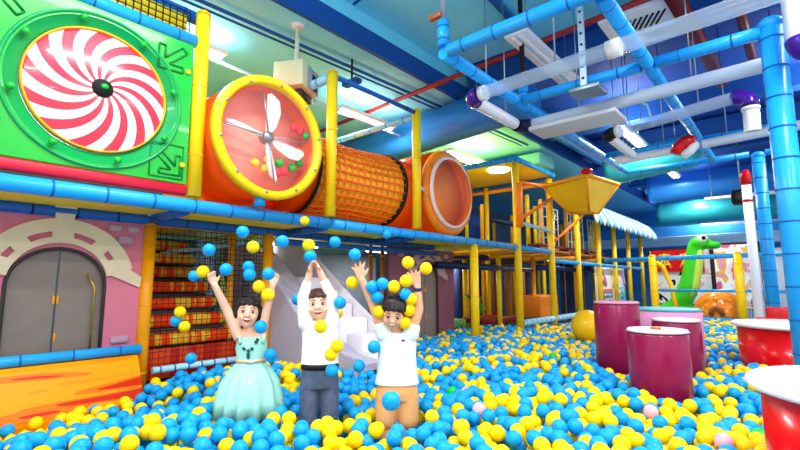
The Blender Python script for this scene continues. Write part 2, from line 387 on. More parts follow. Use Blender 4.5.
def outline(poly, w=.008):
    mb = MB(); m = len(poly)
    for i in range(m):
        p, q = poly[i], poly[(i+1) % m]
        mb.tube([(PX+.004, *p), (PX+.004, *q)], w, 6)
    return mb
def arrow(cy, cz, s, fy, fz):
    base = [(0, 0), (.8, 0), (.8, .2), (.36, .2), (.92, .76), (.76, .92), (.2, .36), (.2, .8), (0, .8)]
    return [(cy+fy*s*(a-.45), cz+fz*s*(b-.45)) for a, b in base]
outline(arrow(1.42, 2.98, .24, 1, 1)).build('embossed_arrow', M_DGREEN, gp)
outline(arrow(1.44, 2.1, .2, -1, 1)).build('embossed_arrow', M_DGREEN, gp)
outline(arrow(.3, 2.1, .24, 1, 1)).build('embossed_arrow', M_DGREEN, gp)
outline(arrow(.36, 3.0, .24, 1, -1)).build('embossed_arrow', M_DGREEN, gp)
outline([(1.3, 2.25), (1.55, 2.25), (1.55, 1.98), (1.3, 1.98)], .005).build('corner_groove', M_DGREEN, gp)
for (y, z) in ((1.545, 2.9), (1.545, 2.1)):
    MB().sphere((PX+.01, y, z), (.014, .022, .022), 0, 12, 8).build('yellow_bolt', M_YEL, gp)
o = MB().rbox((PX-.03, .6, 1.9), (.07, 2.0, .085), .02).build('padded_strip', M_REDS); tag(o, 'crimson padded strip along the bottom of the green panel', 'padding')
t = thing('netted_panel', 'yellow padded strip behind black netting above the green panel', 'net panel', (FX-.15, .7, 3.25))
MB().rbox((FX-.2, .7, 3.38), (.05, 1.8, .28), .02).build('pad', M_YEL, t)
MB().net((FX-.13, -.2, 3.25), (0, 1.8, 0), (0, 0, .27), 32, 5, .006).build('netting', M_BLACK, t)

# ------------------------------------------------------------------ fan drum
def drum(y, xf, z, R, label, bubble):
    t = thing('crawl_drum', label, 'crawl tube', (xf, y, 1.83))
    back = -4.95
    MB().lathe([(R-.03, back-xf), (R, back-xf), (R, -.03), (R-.03, -.03)], (xf, y, z), (1, 0, 0), 48, close=True).build('body', M_ORG, t)
    M_SAL = mat('salmon_wall', '#FFA896', .4)
    MB().lathe([(0, 0), (R-.02, 0), (R-.02, .03), (0, .03)], (xf-.2 if bubble else xf-.3, y, z), (1, 0, 0), 48).build('window_backing', mat('amber_wall', '#FFA034', .4) if bubble else M_SAL, t)  # set close behind the window to catch light; salmon includes the glass sheen
    if not bubble:
        MB().lathe([(R-.065, -.02), (R-.06, .02), (R-.025, .035), (R+.015, .02), (R+.015, -.05), (R-.065, -.05)], (xf, y, z), (1, 0, 0), 56, close=True).build('rim', M_YEL, t)
        MB().lathe([(0, .10), (.15, .09), (.3, .06), (R-.06, .0)], (xf, y, z), (1, 0, 0), 48).build('window_dome', M_PANE, t)
        for i in range(10):
            a = 2*PI*i/10+.2
            MB().sphere((xf+.04, y+(R-.04)*math.cos(a), z+(R-.04)*math.sin(a)), (.01, .014, .014), 0, 8, 6).build('bolt', M_STEEL, t)
    else:
        MB().lathe([(R-.15, -.02), (R-.14, .05), (R-.05, .04), (R, -.02), (R-.04, -.05)], (xf, y, z), (1, 0, 0), 48, close=True).build('rim', M_ORB, t)
        MB().lathe([(0, .34), (.16, .31), (.3, .24), (.42, .12), (R-.14, .02)], (xf, y, z), (1, 0, 0), 48).build('window_bubble', M_BUB, t)
        MB().lathe([(R-.16, .07), (R-.15, .1), (R-.1, .07), (R-.12, .04)], (xf, y, z), (1, 0, 0), 48, close=True).build('bubble_flange', glass('frosted_ring', '#FFF6EA', .35, .1), t)
        for i in range(8):
            a = 2*PI*i/8+.2
            MB().sphere((xf+.05, y+(R-.05)*math.cos(a), z+(R-.05)*math.sin(a)), (.01, .014, .014), 0, 8, 6).build('bolt', M_STEEL, t)
    return t
fd = drum(2.28, -3.55, 2.48, .56, 'orange drum with a yellow rimmed window showing white fan blades', False)
# side tube of the drum towards the net tunnel
fan = MB()
hub = (-3.62, 2.27, 2.5)
MB().lathe([(0, .05), (.05, .04), (.06, 0), (.06, -.05), (0, -.05)], hub, (1, 0, 0), 20).build('fan_hub', M_STEEL, fd)
for i, (a, L, W) in enumerate([(90, .44, .1), (-8, .43, .085), (-74, .42, .045), (172, .42, .022)]):
    a = math.radians(a); d = Vector((0, math.cos(a), math.sin(a))); nrm = Vector((0, -math.sin(a), math.cos(a)))
    poly = [(0.02, -.02), (.12, -W*.9), (.26, -W*1.35), (L-.06, -W*1.2), (L, -W*.3), (L-.02, .01), (.25, .012), (.1, .012), (.02, .02)]
    MB().prism(poly, Vector(hub)-Vector((.012, 0, 0)), d, nrm, .02).build('fan_blade', M_WHITE, fd)
for a in (100, 178, -80, 5):
    a = math.radians(a); d = Vector((0, math.cos(a), math.sin(a)))
    MB().tube([Vector(hub)+d*.04+Vector((.03, 0, 0)), Vector(hub)+d*.44+Vector((.03, 0, 0))], -.0 or .007, 8).build('fan_rod', M_STEEL, fd)
for yy in (1.9, 2.28, 2.66):
    pass
MB().tube([(-3.62, 2.22, 1.84), (-3.62, 2.22, 1.95)], .05, 12).build('support_leg', M_BLUE, fd)
MB().lathe([(.46, 0), (.5, 0), (.5, .3), (.46, .3)], (-4.3, 2.75, 2.44), (0, 1, 0), 40, close=True).build('side_collar', M_ORG, fd)
bd = drum(5.5, -3.82, 2.48, .65, 'orange drum with a clear bubble window at the right end of the net tunnel', True)
MB().lathe([(.46, 0), (.5, 0), (.5, .35), (.46, .35)], (-4.3, 4.52, 2.42), (0, 1, 0), 40, close=True).build('side_collar', M_ORG, bd)
MB().tube([(-3.75, 4.7, 2.44), (-3.85, 4.95, 2.44)], .03, 10).build('strut', M_LBLUE, bd)
# net tunnel
t = thing('net_tunnel', 'orange rope net crawl tunnel between the two orange drums', 'crawl tunnel', (-4.3, 3.8, 1.83))
prof = [(.485-.045*math.sin(PI*i/12), 1.46*i/12) for i in range(13)]
MB().lathe([(r-.02, h) for r, h in prof], (-4.3, 3.06, 2.43), (0, 1, 0), 40).build('liner', mat('amber_liner', '#FFC02A', .5, var=.1), t)
nb = MB()
for i in range(15):
    h = 1.46*i/14; r = .487-.045*math.sin(PI*i/14)
    nb.lathe([(r-.006, h-.008), (r+.008, h-.008), (r+.008, h+.008), (r-.006, h+.008)], (-4.3, 3.06, 2.43), (0, 1, 0), 40, close=True)
for k_ in range(30):
    a = 2*PI*k_/30
    nb.tube([(-4.3+r*math.cos(a), 3.06+h, 2.43+r*math.sin(a)) for r, h in [(p[0]+.004, p[1]) for p in prof]], .013, 5, 0)
nb.build('rope_net', mat('orange_rope', '#FF7410', .6), t)
for y in (3.06, 4.51):
    MB().lathe([(.47, -.02), (.51, -.02), (.51, .02), (.47, .02)], (-4.3, y, 2.43), (0, 1, 0), 40, close=True).build('black_hoop', M_BLACK, t)
# balls in the drum
BALLME = {}
C_BALL = {'blue': mat('ball_blue', '#0A9CE2', .38, spec=.2), 'yellow': mat('ball_yellow', '#FFD600', .38, spec=.2), 'green': mat('ball_green', '#1FC83A', .38, spec=.2),
          'pink': mat('ball_pink', '#FFB4C4', .38, spec=.2), 'red': mat('ball_red', '#E83048', .38, spec=.2)}
def ico(sub_):
    bm = bmesh.new(); bmesh.ops.create_icosphere(bm, subdivisions=sub_, radius=1); bm.verts.index_update()
    v = np.array([x.co[:] for x in bm.verts]); f = np.array([[q.index for q in x.verts] for x in bm.faces]); bm.free(); return v, f
def ball_mesh(c, r):
    key = (c, round(r, 4))
    if key not in BALLME:
        v, f = ico(4 if r > .06 else 3); me = bpy.data.meshes.new(c+'_ball'); me.from_pydata((v*r).tolist(), [], f.tolist()); me.materials.append(C_BALL[c])
        me.polygons.foreach_set('use_smooth', [True]*len(f)); me.update(); BALLME[key] = me
    return BALLME[key]
def ball(c, p, label, group=None, r=.04):
    o = bpy.data.objects.new('plastic_ball', ball_mesh(c, r)); COL.objects.link(o); o.location = p
    return tag(o, label, 'ball', group)
def on_x(px, py, x):
    d = ray(px, py); return Vector((0, 0, EYE))+d*(x/d.x)
for (px, py, c, lb) in [(255, 163, 'yellow', 'leftmost yellow ball lying inside the fan drum window'), (268, 160, 'yellow', 'upper yellow ball inside the fan drum window, by the hub'), (265, 169, 'yellow', 'lowest yellow ball inside the fan drum window'),
                        (279, 163, 'green', 'green ball right of the lower fan blade'), (292, 168, 'green', 'lower right green ball inside the fan drum'), (299, 163, 'green', 'green ball at the right side inside the fan drum'),
                        (306, 136, 'green', 'green ball high at the right inside the fan drum'), (293, 128, 'red', 'upper red ball inside the fan drum'), (300, 131, 'red', 'red ball touching the high green ball inside the fan drum'),
                        (277, 173, 'red', 'red ball at the bottom of the fan drum, left of the other'), (284, 172, 'red', 'red ball at the bottom of the fan drum, by the green ball')]:
    ball(c, on_x(px, py, -3.7), lb, 'balls inside the fan drum', .043)

# ------------------------------------------------------------------ playhouse fronts
def house(x, y0, y1, dc, dw, spring, z0, z1, wallm, trimm, label, ar, bricks):
    t = thing('playhouse_front', label, 'playhouse', (x, (y0+y1)/2, z0))
    r = dw/2
    poly = [(y0, z0), (dc-r, z0), (dc-r, spring)]+[(dc-r*math.cos(PI*i/18), spring+r*.9*math.sin(PI*i/18)) for i in range(1, 18)]+[(dc+r, spring), (dc+r, z0), (y1, z0), (y1, z1), (y0, z1)]
    MB().prism(poly, (x-.06, 0, 0), (0, 1, 0), (0, 0, 1), .06).build('wall', wallm, t)
    # door leaves with an arched top
    for sgn in (-1, 1):
        pl = [(dc+sgn*.008, z0)]+[(dc+sgn*.008, spring+r*.86)]
        pts = [(dc+sgn*r*math.sin(PI/2*i/10), spring+r*.88*math.cos(PI/2*i/10)) for i in range(1, 11)]
        pl += pts+[(dc+sgn*r, z0)]
        if sgn > 0: pl = pl[::-1]
        leaf = MB().prism(pl, (x-.055, 0, 0), (0, 1, 0), (0, 0, 1), .025).build('door_leaf', M_GREY, t)
        for zz in ((.5, .86) if sgn > 0 else (.86,)):
            MB().rbox((x-.025, dc+sgn*.014, z0+(spring-z0)*zz), (.02, .016, .07), .006).build('door_catch', M_AMB, leaf)
    fr = MB()
    fr.tube([(x+.002, dc-r, z0)]+[(x+.002, dc-r*math.cos(PI*i/18), spring+r*.9*math.sin(PI*i/18)) for i in range(19)]+[(x+.002, dc+r, z0)], .014, 8)
    fr.build('door_frame', M_DGREY, t)
    if ar:
        MB().tube([(x+.004, dc+r*.78, z0+.03), (x+.004, dc+r*.78, spring-.02), (x+.004, dc+r*.6, spring+.1)], .008, 8).build('door_glint', mat('glint_gold', '#E8B84A', .2, .9), t)  # gold strip stands in for a lamp glint on the door
    # fan shaped arch trim
    cy, cz, ro, ri = dc, spring+.02, r*1.55, r*.98
    def arc(r0, r1, a0, a1, k=20):
        A = [math.radians(a0+(a1-a0)*i/k) for i in range(k+1)]
        return [(cy+r1*math.cos(a)*1.06, cz+r1*math.sin(a)*1.02) for a in A]+[(cy+r0*math.cos(a)*1.06, cz+r0*math.sin(a)*1.02) for a in reversed(A)]
    tr = MB()
    tr.prism(arc(ro*.8, ro, 14, 166, 24), (x, 0, 0), (0, 1, 0), (0, 0, 1), .035)
    tr.prism(arc(ri*.98, ri*1.13, 10, 170, 24), (x, 0, 0), (0, 1, 0), (0, 0, 1), .033)
    for a in (22, 50, 90, 130, 158):
        A0, A1 = math.radians(a), math.radians(12 if a == 90 else 10)
        q = [(cy+ri*1.04*math.cos(A0-A1)*1.06, cz+ri*1.04*math.sin(A0-A1)), (cy+ro*.9*math.cos(A0-A1*.7)*1.06, cz+ro*.9*math.sin(A0-A1*.7)), (cy+ro*.9*math.cos(A0+A1*.7)*1.06, cz+ro*.9*math.sin(A0+A1*.7)), (cy+ri*1.04*math.cos(A0+A1)*1.06, cz+ri*1.04*math.sin(A0+A1))]
        tr.prism(q, (x, 0, 0), (0, 1, 0), (0, 0, 1), .034)
    for sg in (-1, 1):
        q = [(cy+sg*r*1.0, cz+.08), (cy+sg*r*1.36, cz+.16), (cy+sg*r*1.85, cz+.05), (cy+sg*r*1.82, cz-.04)]
        tr.prism(q if sg < 0 else q[::-1], (x, 0, 0), (0, 1, 0), (0, 0, 1), .03)
    ks = [(cy-.055, cz+ro*.9), (cy+.055, cz+ro*.9), (cy+.075, cz+ro*1.22), (cy-.075, cz+ro*1.22)]
    tr.prism(ks, (x, 0, 0), (0, 1, 0), (0, 0, 1), .045)
    tr.build('arch_trim', trimm, t)
    for (by, bz, w, h) in bricks:
        MB().rbox((x+.005, by, bz), (.05, w, h), .03, seg=3).build('brick', M_BRICK, t)
    return t
house(IX, -.3, 1.575, .965, .66, 1.13, .3, 1.7, M_PINK, M_CREAM, 'pink playhouse front with a cream fan arch over grey double doors', True,
      [(1.345, 1.63, .11, .07), (1.49, 1.63, .1, .07), (1.43, 1.53, .13, .085), (1.44, .66, .15, .07), (.42, 1.2, .12, .08)])
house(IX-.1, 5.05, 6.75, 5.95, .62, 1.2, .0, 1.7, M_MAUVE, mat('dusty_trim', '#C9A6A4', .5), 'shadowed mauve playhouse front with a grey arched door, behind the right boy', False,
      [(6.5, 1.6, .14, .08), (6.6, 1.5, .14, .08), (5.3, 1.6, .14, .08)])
# padded ledge
t = thing('padded_ledge', 'orange and yellow wavy padded ledge in front of the pink playhouse', 'padded ledge', (-4.1, .6, 0))
MB().prism([(-4.44, 0), (-4.16, 0), (-4.16, .18), (-4.22, .3), (-4.34, .5), (-4.37, .53), (-4.44, .53)], (0, 1.55, 0), (1, 0, 0), (0, 0, 1), 2.3).build('pad', M_LEDGE, t)
rail((IX+.1, -.4, .575), (IX+.1, 1.58, .575), 'blue padded rail along the foot of the pink playhouse, on the orange ledge', .042)

# ------------------------------------------------------------------ patchwork stairs
t = thing('padded_staircase', 'orange and red patchwork padded stairs behind black netting, beside the pink playhouse', 'stairs', (-5.2, 2.1, 0))
for i in range(7):
    xf, zt = -4.62-.2*i, .60+.168*i
    MB().rbox((xf-.14, 2.12, zt), (.28, .96, .118), .05, seg=3).build('step', M_STEP, t)
    MB().rbox((xf-.16, 2.12, (zt-.06)/2), (.2, .93, zt-.08), .01).build('riser', M_DGREY, t)
MB().rbox((-4.55, 2.12, .4), (.06, .98, .28), .02).build('kick_panel', M_STEPR, t)
MB().net((-4.47, 1.66, .36), (0, .98, 0), (0, 0, 1.3), 18, 24, .003).build('front_net', M_BLACK, t)
t = thing('safety_net', 'black safety net between the stairs and the lavender slide', 'net', (IX-.1, 2.76, .2))
MB().net((IX-.12, 2.66, .3), (0, .24, 0), (0, 0, 1.4), 6, 34, .0035).build('mesh', M_BLACK, t)
MB().net((IX-.4, 2.66, .3), (-1.3, 0, 0), (0, 0, 1.4), 30, 34, .0035).build('mesh', M_BLACK, t)
o = MB().rbox((-6.4, 2.3, 1.3), (.06, 1.3, .9), .02).build('climbing_wall_pad', [mat('blue_pad', '#2C86B4', .5)]); tag(o, 'blue padded wall glimpsed at the top of the patchwork stairs', 'padding')
o = MB().rbox((-6.34, 2.2, 1.35), (.06, .06, .7), .01).rbox((-6.34, 2.45, 1.35), (.05, .06, .7), .01).build('stair_gate_bars', M_YEL); tag(o, 'pair of yellow bars at the top of the patchwork stairs', 'bars')

# ------------------------------------------------------------------ slide
t = thing('wide_slide', 'pale lavender slide coming down from the deck between the girl and right boy', 'slide', (-4.2, 3.4, 0))
sl = [(-5.6, 1.62), (-5.2, 1.6), (-4.9, 1.46), (-4.1, .82), (-3.75, .55), (-3.45, .42), (-3.1, .39), (-3.1, .33), (-3.5, .35), (-3.8, .47), (-4.15, .74), (-4.95, 1.38), (-5.22, 1.52), (-5.6, 1.54)]
MB().prism(sl[::-1], (0, 3.34, 0), (1, 0, 0), (0, 0, 1), .36).build('slide_bed', ramp_mat('lavender_swirl', [(0, '#8C86A0'), (.45, '#B4AEC2'), (.6, '#C8C2D2'), (1, '#9A90AC')], 'noise', (1, 1, 1), 2.2, .3, 3, 1.2, 'LINEAR', .3), t)
for (yy, mm) in ((2.96, M_LPURP), (3.72, M_LPINK)):
    wl = [(-5.6, 1.5), (-5.6, 1.74), (-5.15, 1.73), (-4.85, 1.6), (-4.0, .98), (-3.6, .72), (-3.2, .55), (-3.2, .1), (-3.9, .1), (-5.2, .1)] if yy > 3.5 else [(-5.6, 1.5), (-5.6, 1.7), (-5.15, 1.68), (-4.8, 1.5), (-4.0, .84), (-3.6, .56), (-3.1, .46), (-3.1, .1), (-3.9, .1), (-5.2, .1)]
    MB().prism(wl[::-1], (0, yy+.03, 0), (1, 0, 0), (0, 0, 1), .06).build('side_wall', mm, t)
t = thing('white_step_block', 'white padded steps climbing beside the slide, between the two boys', 'steps', (-3.9, 3.5, 0))
for i in range(6):
    MB().rbox((-3.3-.25*i, 3.51, (.47+.15*i)/2), (.27, .32, .47+.15*i), .025).build('step', M_WHITE if i % 2 == 0 else M_LPINK, t)
# pads and clutter under the deck behind the slide
for (x, y, z, sx, sy, sz, c, lb) in [(-6.6, 4.2, .9, .08, 1.6, 1.5, '#8CA04A', 'olive green padded wall at the back under the deck'), (-6.6, 6.0, .9, .08, 1.6, 1.6, '#7C8896', 'dark slate padded wall at the back under the deck'),
                                     (-6.7, 2.9, .9, .08, 1.0, 1.6, '#92A0B8', 'grey blue padded wall behind the safety net')]:
    tag(MB().rbox((x, y, z), (sx, sy, sz), .03).build('padded_wall', mat('pad'+c, c, .6, var=.5, scale=3)), lb, 'padding')
for y in (4.75, 5.0):
    post(-4.7, y, 0, 1.7, 'thin brown post behind the right boy under the deck', .03, M_WOOD, 'brown posts behind the right boy')

# ------------------------------------------------------------------ yellow roof, hopper and beams
t = thing('flat_roof', 'flat yellow roof with blue padded edges above the tall yellow posts', 'roof', (-4.9, 8.3, 3.35))
MB().rbox((-4.95, 8.3, 3.4), (2.5, 1.75, .05), .01).build('roof_panel', mat('yellow_roof', '#FFDC28', .4, var=.05), t)
MB().rail((-3.68, 7.42, 3.4), (-3.68, 9.16, 3.4), .05).build('edge_pad', [M_BLUE, M_DBAND], t)
MB().rail((-3.68, 7.42, 3.4), (-6.2, 7.42, 3.4), .05).build('edge_pad', [M_BLUE, M_DBAND], t)
MB().rail((-3.68, 9.16, 3.36), (-6.2, 9.16, 3.36), .03).build('edge_pad', [M_DBLUE, M_DBAND], t)
o = MB().lathe([(0, -.02), (.2, -.02), (.22, .01), (0, .01)], (-4.25, 7.85, 3.36), (0, 0, 1), 24).build('bright_spot_disc', M_LAMP); tag(o, 'glowing disc for the bright spot under the flat yellow roof', 'light')  # added glowing disc, stands in for a bright spot of light
def beam(p, q, label, r=.035, m=None, group=None, cat='beam', nm='diagonal_brace'):
    return tag(MB().tube([p, q], r, 10).build(nm, m or M_ORB, None, p), label, cat, group)
beam((FX+.05, 7.55, 2.3), (FX+.05, 9.25, 2.98), 'orange diagonal brace rising right from the full height yellow post')
beam((FX+.05, 7.55, 2.98), (FX+.05, 9.3, 3.14), 'orange upper brace meeting the diagonal brace')
beam((FX+.05, 9.05, 2.0), (FX+.05, 11.2, 2.9), 'orange brace below the yellow hopper', .03)
beam((FX+.05, 7.5, 2.15), (FX+.05, 7.5, 2.95), 'short orange sleeve on the full height yellow post', .075, nm='post_sleeve', cat='sleeve')
t = thing('ball_hopper', 'yellow sloping hopper hung at the far corner of the blue pipe frame', 'hopper', (-2.85, 8.5, 2.4))
T = [Vector(p) for p in ((-2.6, 7.95, 3.02), (-2.42, 9.2, 3.03), (-3.5, 9.4, 2.98), (-3.5, 8.2, 2.98))]
B = [Vector(p) for p in ((-2.75, 8.45, 2.45), (-2.7, 8.8, 2.45), (-3.1, 8.85, 2.48), (-3.15, 8.45, 2.48))]
hb = MB()
hb.add(T+B, [(0, 1, 5, 4), (1, 2, 6, 5), (2, 3, 7, 6), (3, 0, 4, 7), (4, 5, 6, 7)], 0, False)
Ti = [p*.97+B[0]*.03+Vector((0, 0, .01)) for p in T]
hb.build('bin', mat('yellow_bin', '#FFC410', .35, var=.12, scale=3), t)
fr = MB()
for i in range(4):
    fr.tube([T[i], T[(i+1) % 4]], .035, 10); fr.tube([T[i], B[i]], .022, 8); fr.tube([B[i], B[(i+1) % 4]], .022, 8)
fr.build('frame', M_AMB, t)
MB().sphere((-2.6, 7.95, 3.08), (.1, .1, .06), 0, 12, 8).build('red_cap', M_RED, t)
# scalloped awning
t = thing('striped_awning', 'pale blue and white scalloped awning over the far climbing frame', 'awning', (-3.6, 13.5, 2.8))
aw = MB(); ns = 22
for i in range(ns):
    ya, yb = 10.6+i*.28, 10.6+(i+1)*.28
    prof = [(-4.5, 3.4), (-3.9, 3.2), (-3.52, 2.94), (-3.36, 2.7)]
    vs = []
    for (x, z) in prof:
        for q in range(5): vs.append((x, ya+(yb-ya)*q/4, z+.03*math.sin(PI*q/4)))
    for q in range(5): vs.append((-3.34, ya+(yb-ya)*q/4, 2.7-.06-.14*math.sin(PI*q/4)))
    aw.add(vs, [(r*5+q, r*5+q+1, (r+1)*5+q+1, (r+1)*5+q) for r in range(4) for q in range(4)], i % 2, True)
o = aw.build('canopy', [mat('awning_white', '#EFFBFF', .6), mat('awning_blue', '#7CCBE6', .6)], t)
sm = o.modifiers.new('thick', 'SOLIDIFY'); sm.thickness = .015
# ropes, nets and ladders inside the frame
for (y, lb) in ((9.6, 'left'), (11.2, 'middle'), (12.6, 'right')):
    t = thing('rope_net', 'pale rope climbing net in the upper %s bay of the far climbing frame' % lb, 'net', (-4.0, y, 1.85))
    MB().net((-4.0, y-.5, 1.9), (0, 1.0, 0), (0, 0, .9), 5, 4, .012).build('ropes', mat('pale_rope', '#D8D0B0', .8), t)
for i, y in enumerate((9.3, 10.0, 10.9, 11.6, 12.4, 13.0)):
    t = thing('plank_bridge', 'dark red hanging plank bridge piece between far climbing frame posts', 'bridge', (-4.1, y, 1.9), 'plank bridge pieces')
    MB().rbox((-4.1, y, 1.95), (.3, .55, .05), .01).build('plank', mat('dark_red_wood', '#7A2A20', .5, var=.2), t)
    MB().tube([(-4.0, y-.25, 1.97), (-4.0, y-.2, 2.4), (-4.0, y, 2.7)], .012, 6).build('rope', mat('pale_rope', '#D8D0B0', .8), t)
for i in range(9):
    y = 7.9+i*.42+(.2 if i % 2 else 0); x = -4.9-.5*(i % 3)
    o = MB().rbox((x, y, .85), (.16, .16, 1.3), .05).build('hanging_bag', [mat('bag%d' % (i % 4), ['#6B3A1C', '#D8880E', '#34406E', '#8A5A20'][i % 4], .5)]); tag(o, 'padded hanging column in the shade of the lower climbing frame', 'padded column', 'padded columns under the climbing frame')
o = MB().rbox((-4.6, 10.2, .62), (.6, 1.0, .5), .04).build('foam_block', M_ORB); tag(o, 'orange foam block low between far frame posts, left of the big yellow ball', 'foam block')
o = MB().rbox((-4.9, 8.5, .4), (.7, 1.1, .12), .03).build('foam_mat', mat('dark_red_mat', '#8A2412', .5)); tag(o, 'dark red foam mat low between the two roof posts', 'foam mat')
o = MB().rbox((-5.2, 7.0, .4), (.8, .9, .14), .03).build('foam_mat', mat('green_mat', '#6CAF4A', .5)); tag(o, 'green foam mat behind the leafy toy plant', 'foam mat')
# plant
t = thing('leafy_plant', 'bright green leafy plant at the foot of the yellow post right of the mauve playhouse', 'plant', (-4.25, 6.95, 0))
pl = MB(); rr = random.Random(3)
for i in range(22):
    a = rr.uniform(0, 2*PI); L = rr.uniform(.22, .4); e = rr.uniform(.2, 1.2); base = Vector((-4.25, 6.95, .55+rr.uniform(0, .2)))
    d = Vector((math.cos(a)*math.cos(e), math.sin(a)*math.cos(e), math.sin(e))); s_ = Vector((-math.sin(a), math.cos(a), 0))
    p1 = base+d*L*.5+Vector((0, 0, .03)); p2 = base+d*L-Vector((0, 0, .06))
    up = s_.cross(d)*.012
    pl.add([base, p1+s_*.045, p2, p1-s_*.045, p1+up], [(0, 1, 4), (1, 2, 4), (2, 3, 4), (3, 0, 4), (0, 3, 2, 1)], 0, True)
pl.build('leaves', mat('leaf_green', '#2CB224', .45, var=.2), t)
MB().tube([(-4.25, 6.95, 0), (-4.25, 6.95, .7)], .03, 8).build('stem', mat('stem_green', '#2A7A24', .6), t)
# drawing panel
t = thing('activity_panel', 'white activity panel with pink house outlines and coloured play boxes', 'play panel', (FX, 12.6, .4))
MB().rbox((FX-.13, 13.3, 1.02), (.04, 2.55, 1.12), .01).build('board', M_WHITE, t)
PXB = FX-.11
def pnl(pts, m, nm, r=.04): MB().tube([(PXB+.012, y, z) for y, z in pts], r, 8).build(nm, m, t)
M_PK = mat('pink_paint', '#EFA3BE', .5)
pnl([(12.2, 1.05), (12.2, 1.25), (12.45, 1.48), (12.7, 1.25), (12.7, 1.05)], M_PK, 'pink_outline')
pnl([(12.3, 1.1), (12.45, 1.3), (12.6, 1.1)], M_PK, 'pink_outline')
pnl([(13.4, 1.05)]+[(13.95-.45*math.cos(PI*i/10), 1.2+.27*math.sin(PI*i/10)) for i in range(11)]+[(14.5, 1.1)], M_PK, 'pink_outline')
MB().rbox((PXB+.02, 12.75, .74), (.03, .95, .5), .01).build('orange_frame', mat('rust', '#D8603A', .5), t)
MB().rbox((PXB+.03, 12.8, .72), (.03, .72, .4), .01).build('blue_grid', mat('grid_blue', '#2E6EA8', .5), t)
for i in range(4):
    for j in range(3): MB().rbox((PXB+.045, 12.53+.18*i, .6+.12*j), (.02, .09, .06), .01).build('grid_bead', M_YEL if (i+j) % 2 else M_WHITE, t)
MB().rbox((PXB+.02, 14.0, .76), (.03, .85, .54), .01).build('blue_board', mat('sky_board', '#58B4D8', .5), t)
for (y, z, m) in ((13.8, .9, M_WHITE), (14.1, .75, M_GREEN), (13.85, .62, M_REDS), (14.15, .92, M_YEL)): MB().sphere((PXB+.04, y, z), (.02, .09, .06), 0, 12, 8).build('blue_board_dot', m, t)
# big yellow ball
o = MB().sphere((0, 0, 0), .235, 0, 32, 20).build('big_yellow_ball', mat('yellow_ball_big', '#FFC90C', .3, coat=.3)); o.location = (-2.3, 6.75, .53); tag(o, 'big yellow ball left of the tall maroon stool', 'ball')

# ------------------------------------------------------------------ stools and tables
def stool(x, y, z1, r, m, label, topm=None, tilt=0):
    t = thing('round_stool', label, 'stool', (x, y, 0))
    MB().lathe([(0, 0), (r, 0), (r, z1-.03), (r-.012, z1-.008), (r-.04, z1), (0, z1)], (x, y, 0), (0, 0, 1), 48).build('body', m, t)
    MB().lathe([(r-.015, z1-.012), (r+.006, z1-.006), (r-.008, z1+.012), (r-.03, z1+.012), (0, z1+.012), (0, z1-.012)], (x, y, 0), (0, 0, 1), 48).build('top', topm or M_LPINK, t)
    return t
stool(-1.39, 4.92, .955, .21, M_MAROON, 'tallest maroon cylinder stool, left of the three', mat('maroon_top', '#D487A8', .3))
stool(-.835, 3.96, .79, .21, M_MAROON, 'front maroon cylinder stool with a pale top and small crumbs')
stool(-.9, 5.05, .80, .205, M_MAROON, 'maroon cylinder stool at the right rear of the three')
o = MB().rbox((-.83, 3.9, .81), (.07, .03, .02), .006).build('crumb', mat('crumb_brown', '#B86A2A', .6)); tag(o, 'small brown scrap on the front maroon stool top', 'scrap')
stool(-1.12, 5.8, .86, .34, M_PINKP, 'pink cylinder stool with a teal top behind the maroon stools', M_TEAL)
def table(x, y, z1, r, label):
    t = thing('round_table', label, 'table', (x, y, 0))
    MB().lathe([(0, 0), (r, 0), (r, z1), (0, z1)], (x, y, 0), (0, 0, 1), 64).build('drum_base', M_RED, t)
    MB().lathe([(0, z1), (r+.035, z1), (r+.05, z1+.012), (r+.05, z1+.03), (r+.035, z1+.042), (0, z1+.045)], (x, y, 0), (0, 0, 1), 64).build('table_top', M_WHITE, t)
    return t
table(.29, 2.62, .71, .45, 'near red drum table with a white top at the right edge')
table(-.0, 6.1, .71, .52, 'red drum table with a white top behind the near one')
o = MB().rbox((.12, 2.85, .765), (.12, .06, .02), .008).build('snack_scrap', mat('snack', '#C07A4A', .6)); tag(o, 'small brown scrap on the near red table top', 'scrap')
o = MB().rbox((-.22, 7.9, .62), (.24, .2, .42), .02).rbox((-.38, 7.9, .62), (.16, .16, .14), .02).build('red_block', M_RED); tag(o, 'small red foam piece at the foot of the blue post with white tube', 'foam piece')

# ------------------------------------------------------------------ far fence and dinosaur
rail((-3.6, 12, 1.71), (-.5, 12, 1.73), 'blue top rail of the far fence in front of the green dinosaur', .05)
rail((-.3, 12, 1.73), (.7, 12, 1.73), 'blue top rail of the far fence right of the white column', .05)
rail((-2.5, 12, .98), (.7, 12, .98), 'blue middle rail of the far fence across the dinosaur neck', .03)
rail((-2.5, 12, .36), (-.9, 12, .34), 'blue bottom rail of the far fence under the orange shell', .06)
post(-2.52, 12, 0, 1.8, 'yellow fence post left of the green dinosaur', .085)
post(-.9, 12, 0, 1.8, 'yellow fence post right of the orange shell', .085)
post(-.12, 14.2, 0, 1.5, 'short yellow post behind the far fence netting', .06)
post(.52, 12.6, 0, 1.55, 'yellow fence post near the right edge of the photo', .06)
t = thing('curved_pipe', 'bent yellow pipe rail left of the green dinosaur', 'pipe', (-2.3, 12.4, 0))
MB().tube([(-3.0, 12.4, 1.7), (-2.6, 12.4, 1.72), (-2.4, 12.4, 1.55), (-2.25, 12.4, 1.1), (-2.1, 12.4, 0)], .05, 10).build('bent_pipe', M_YEL, t)
t = thing('fence_net', 'fine pale net on the far fence right of the orange shell', 'net', (-.1, 12, .4))
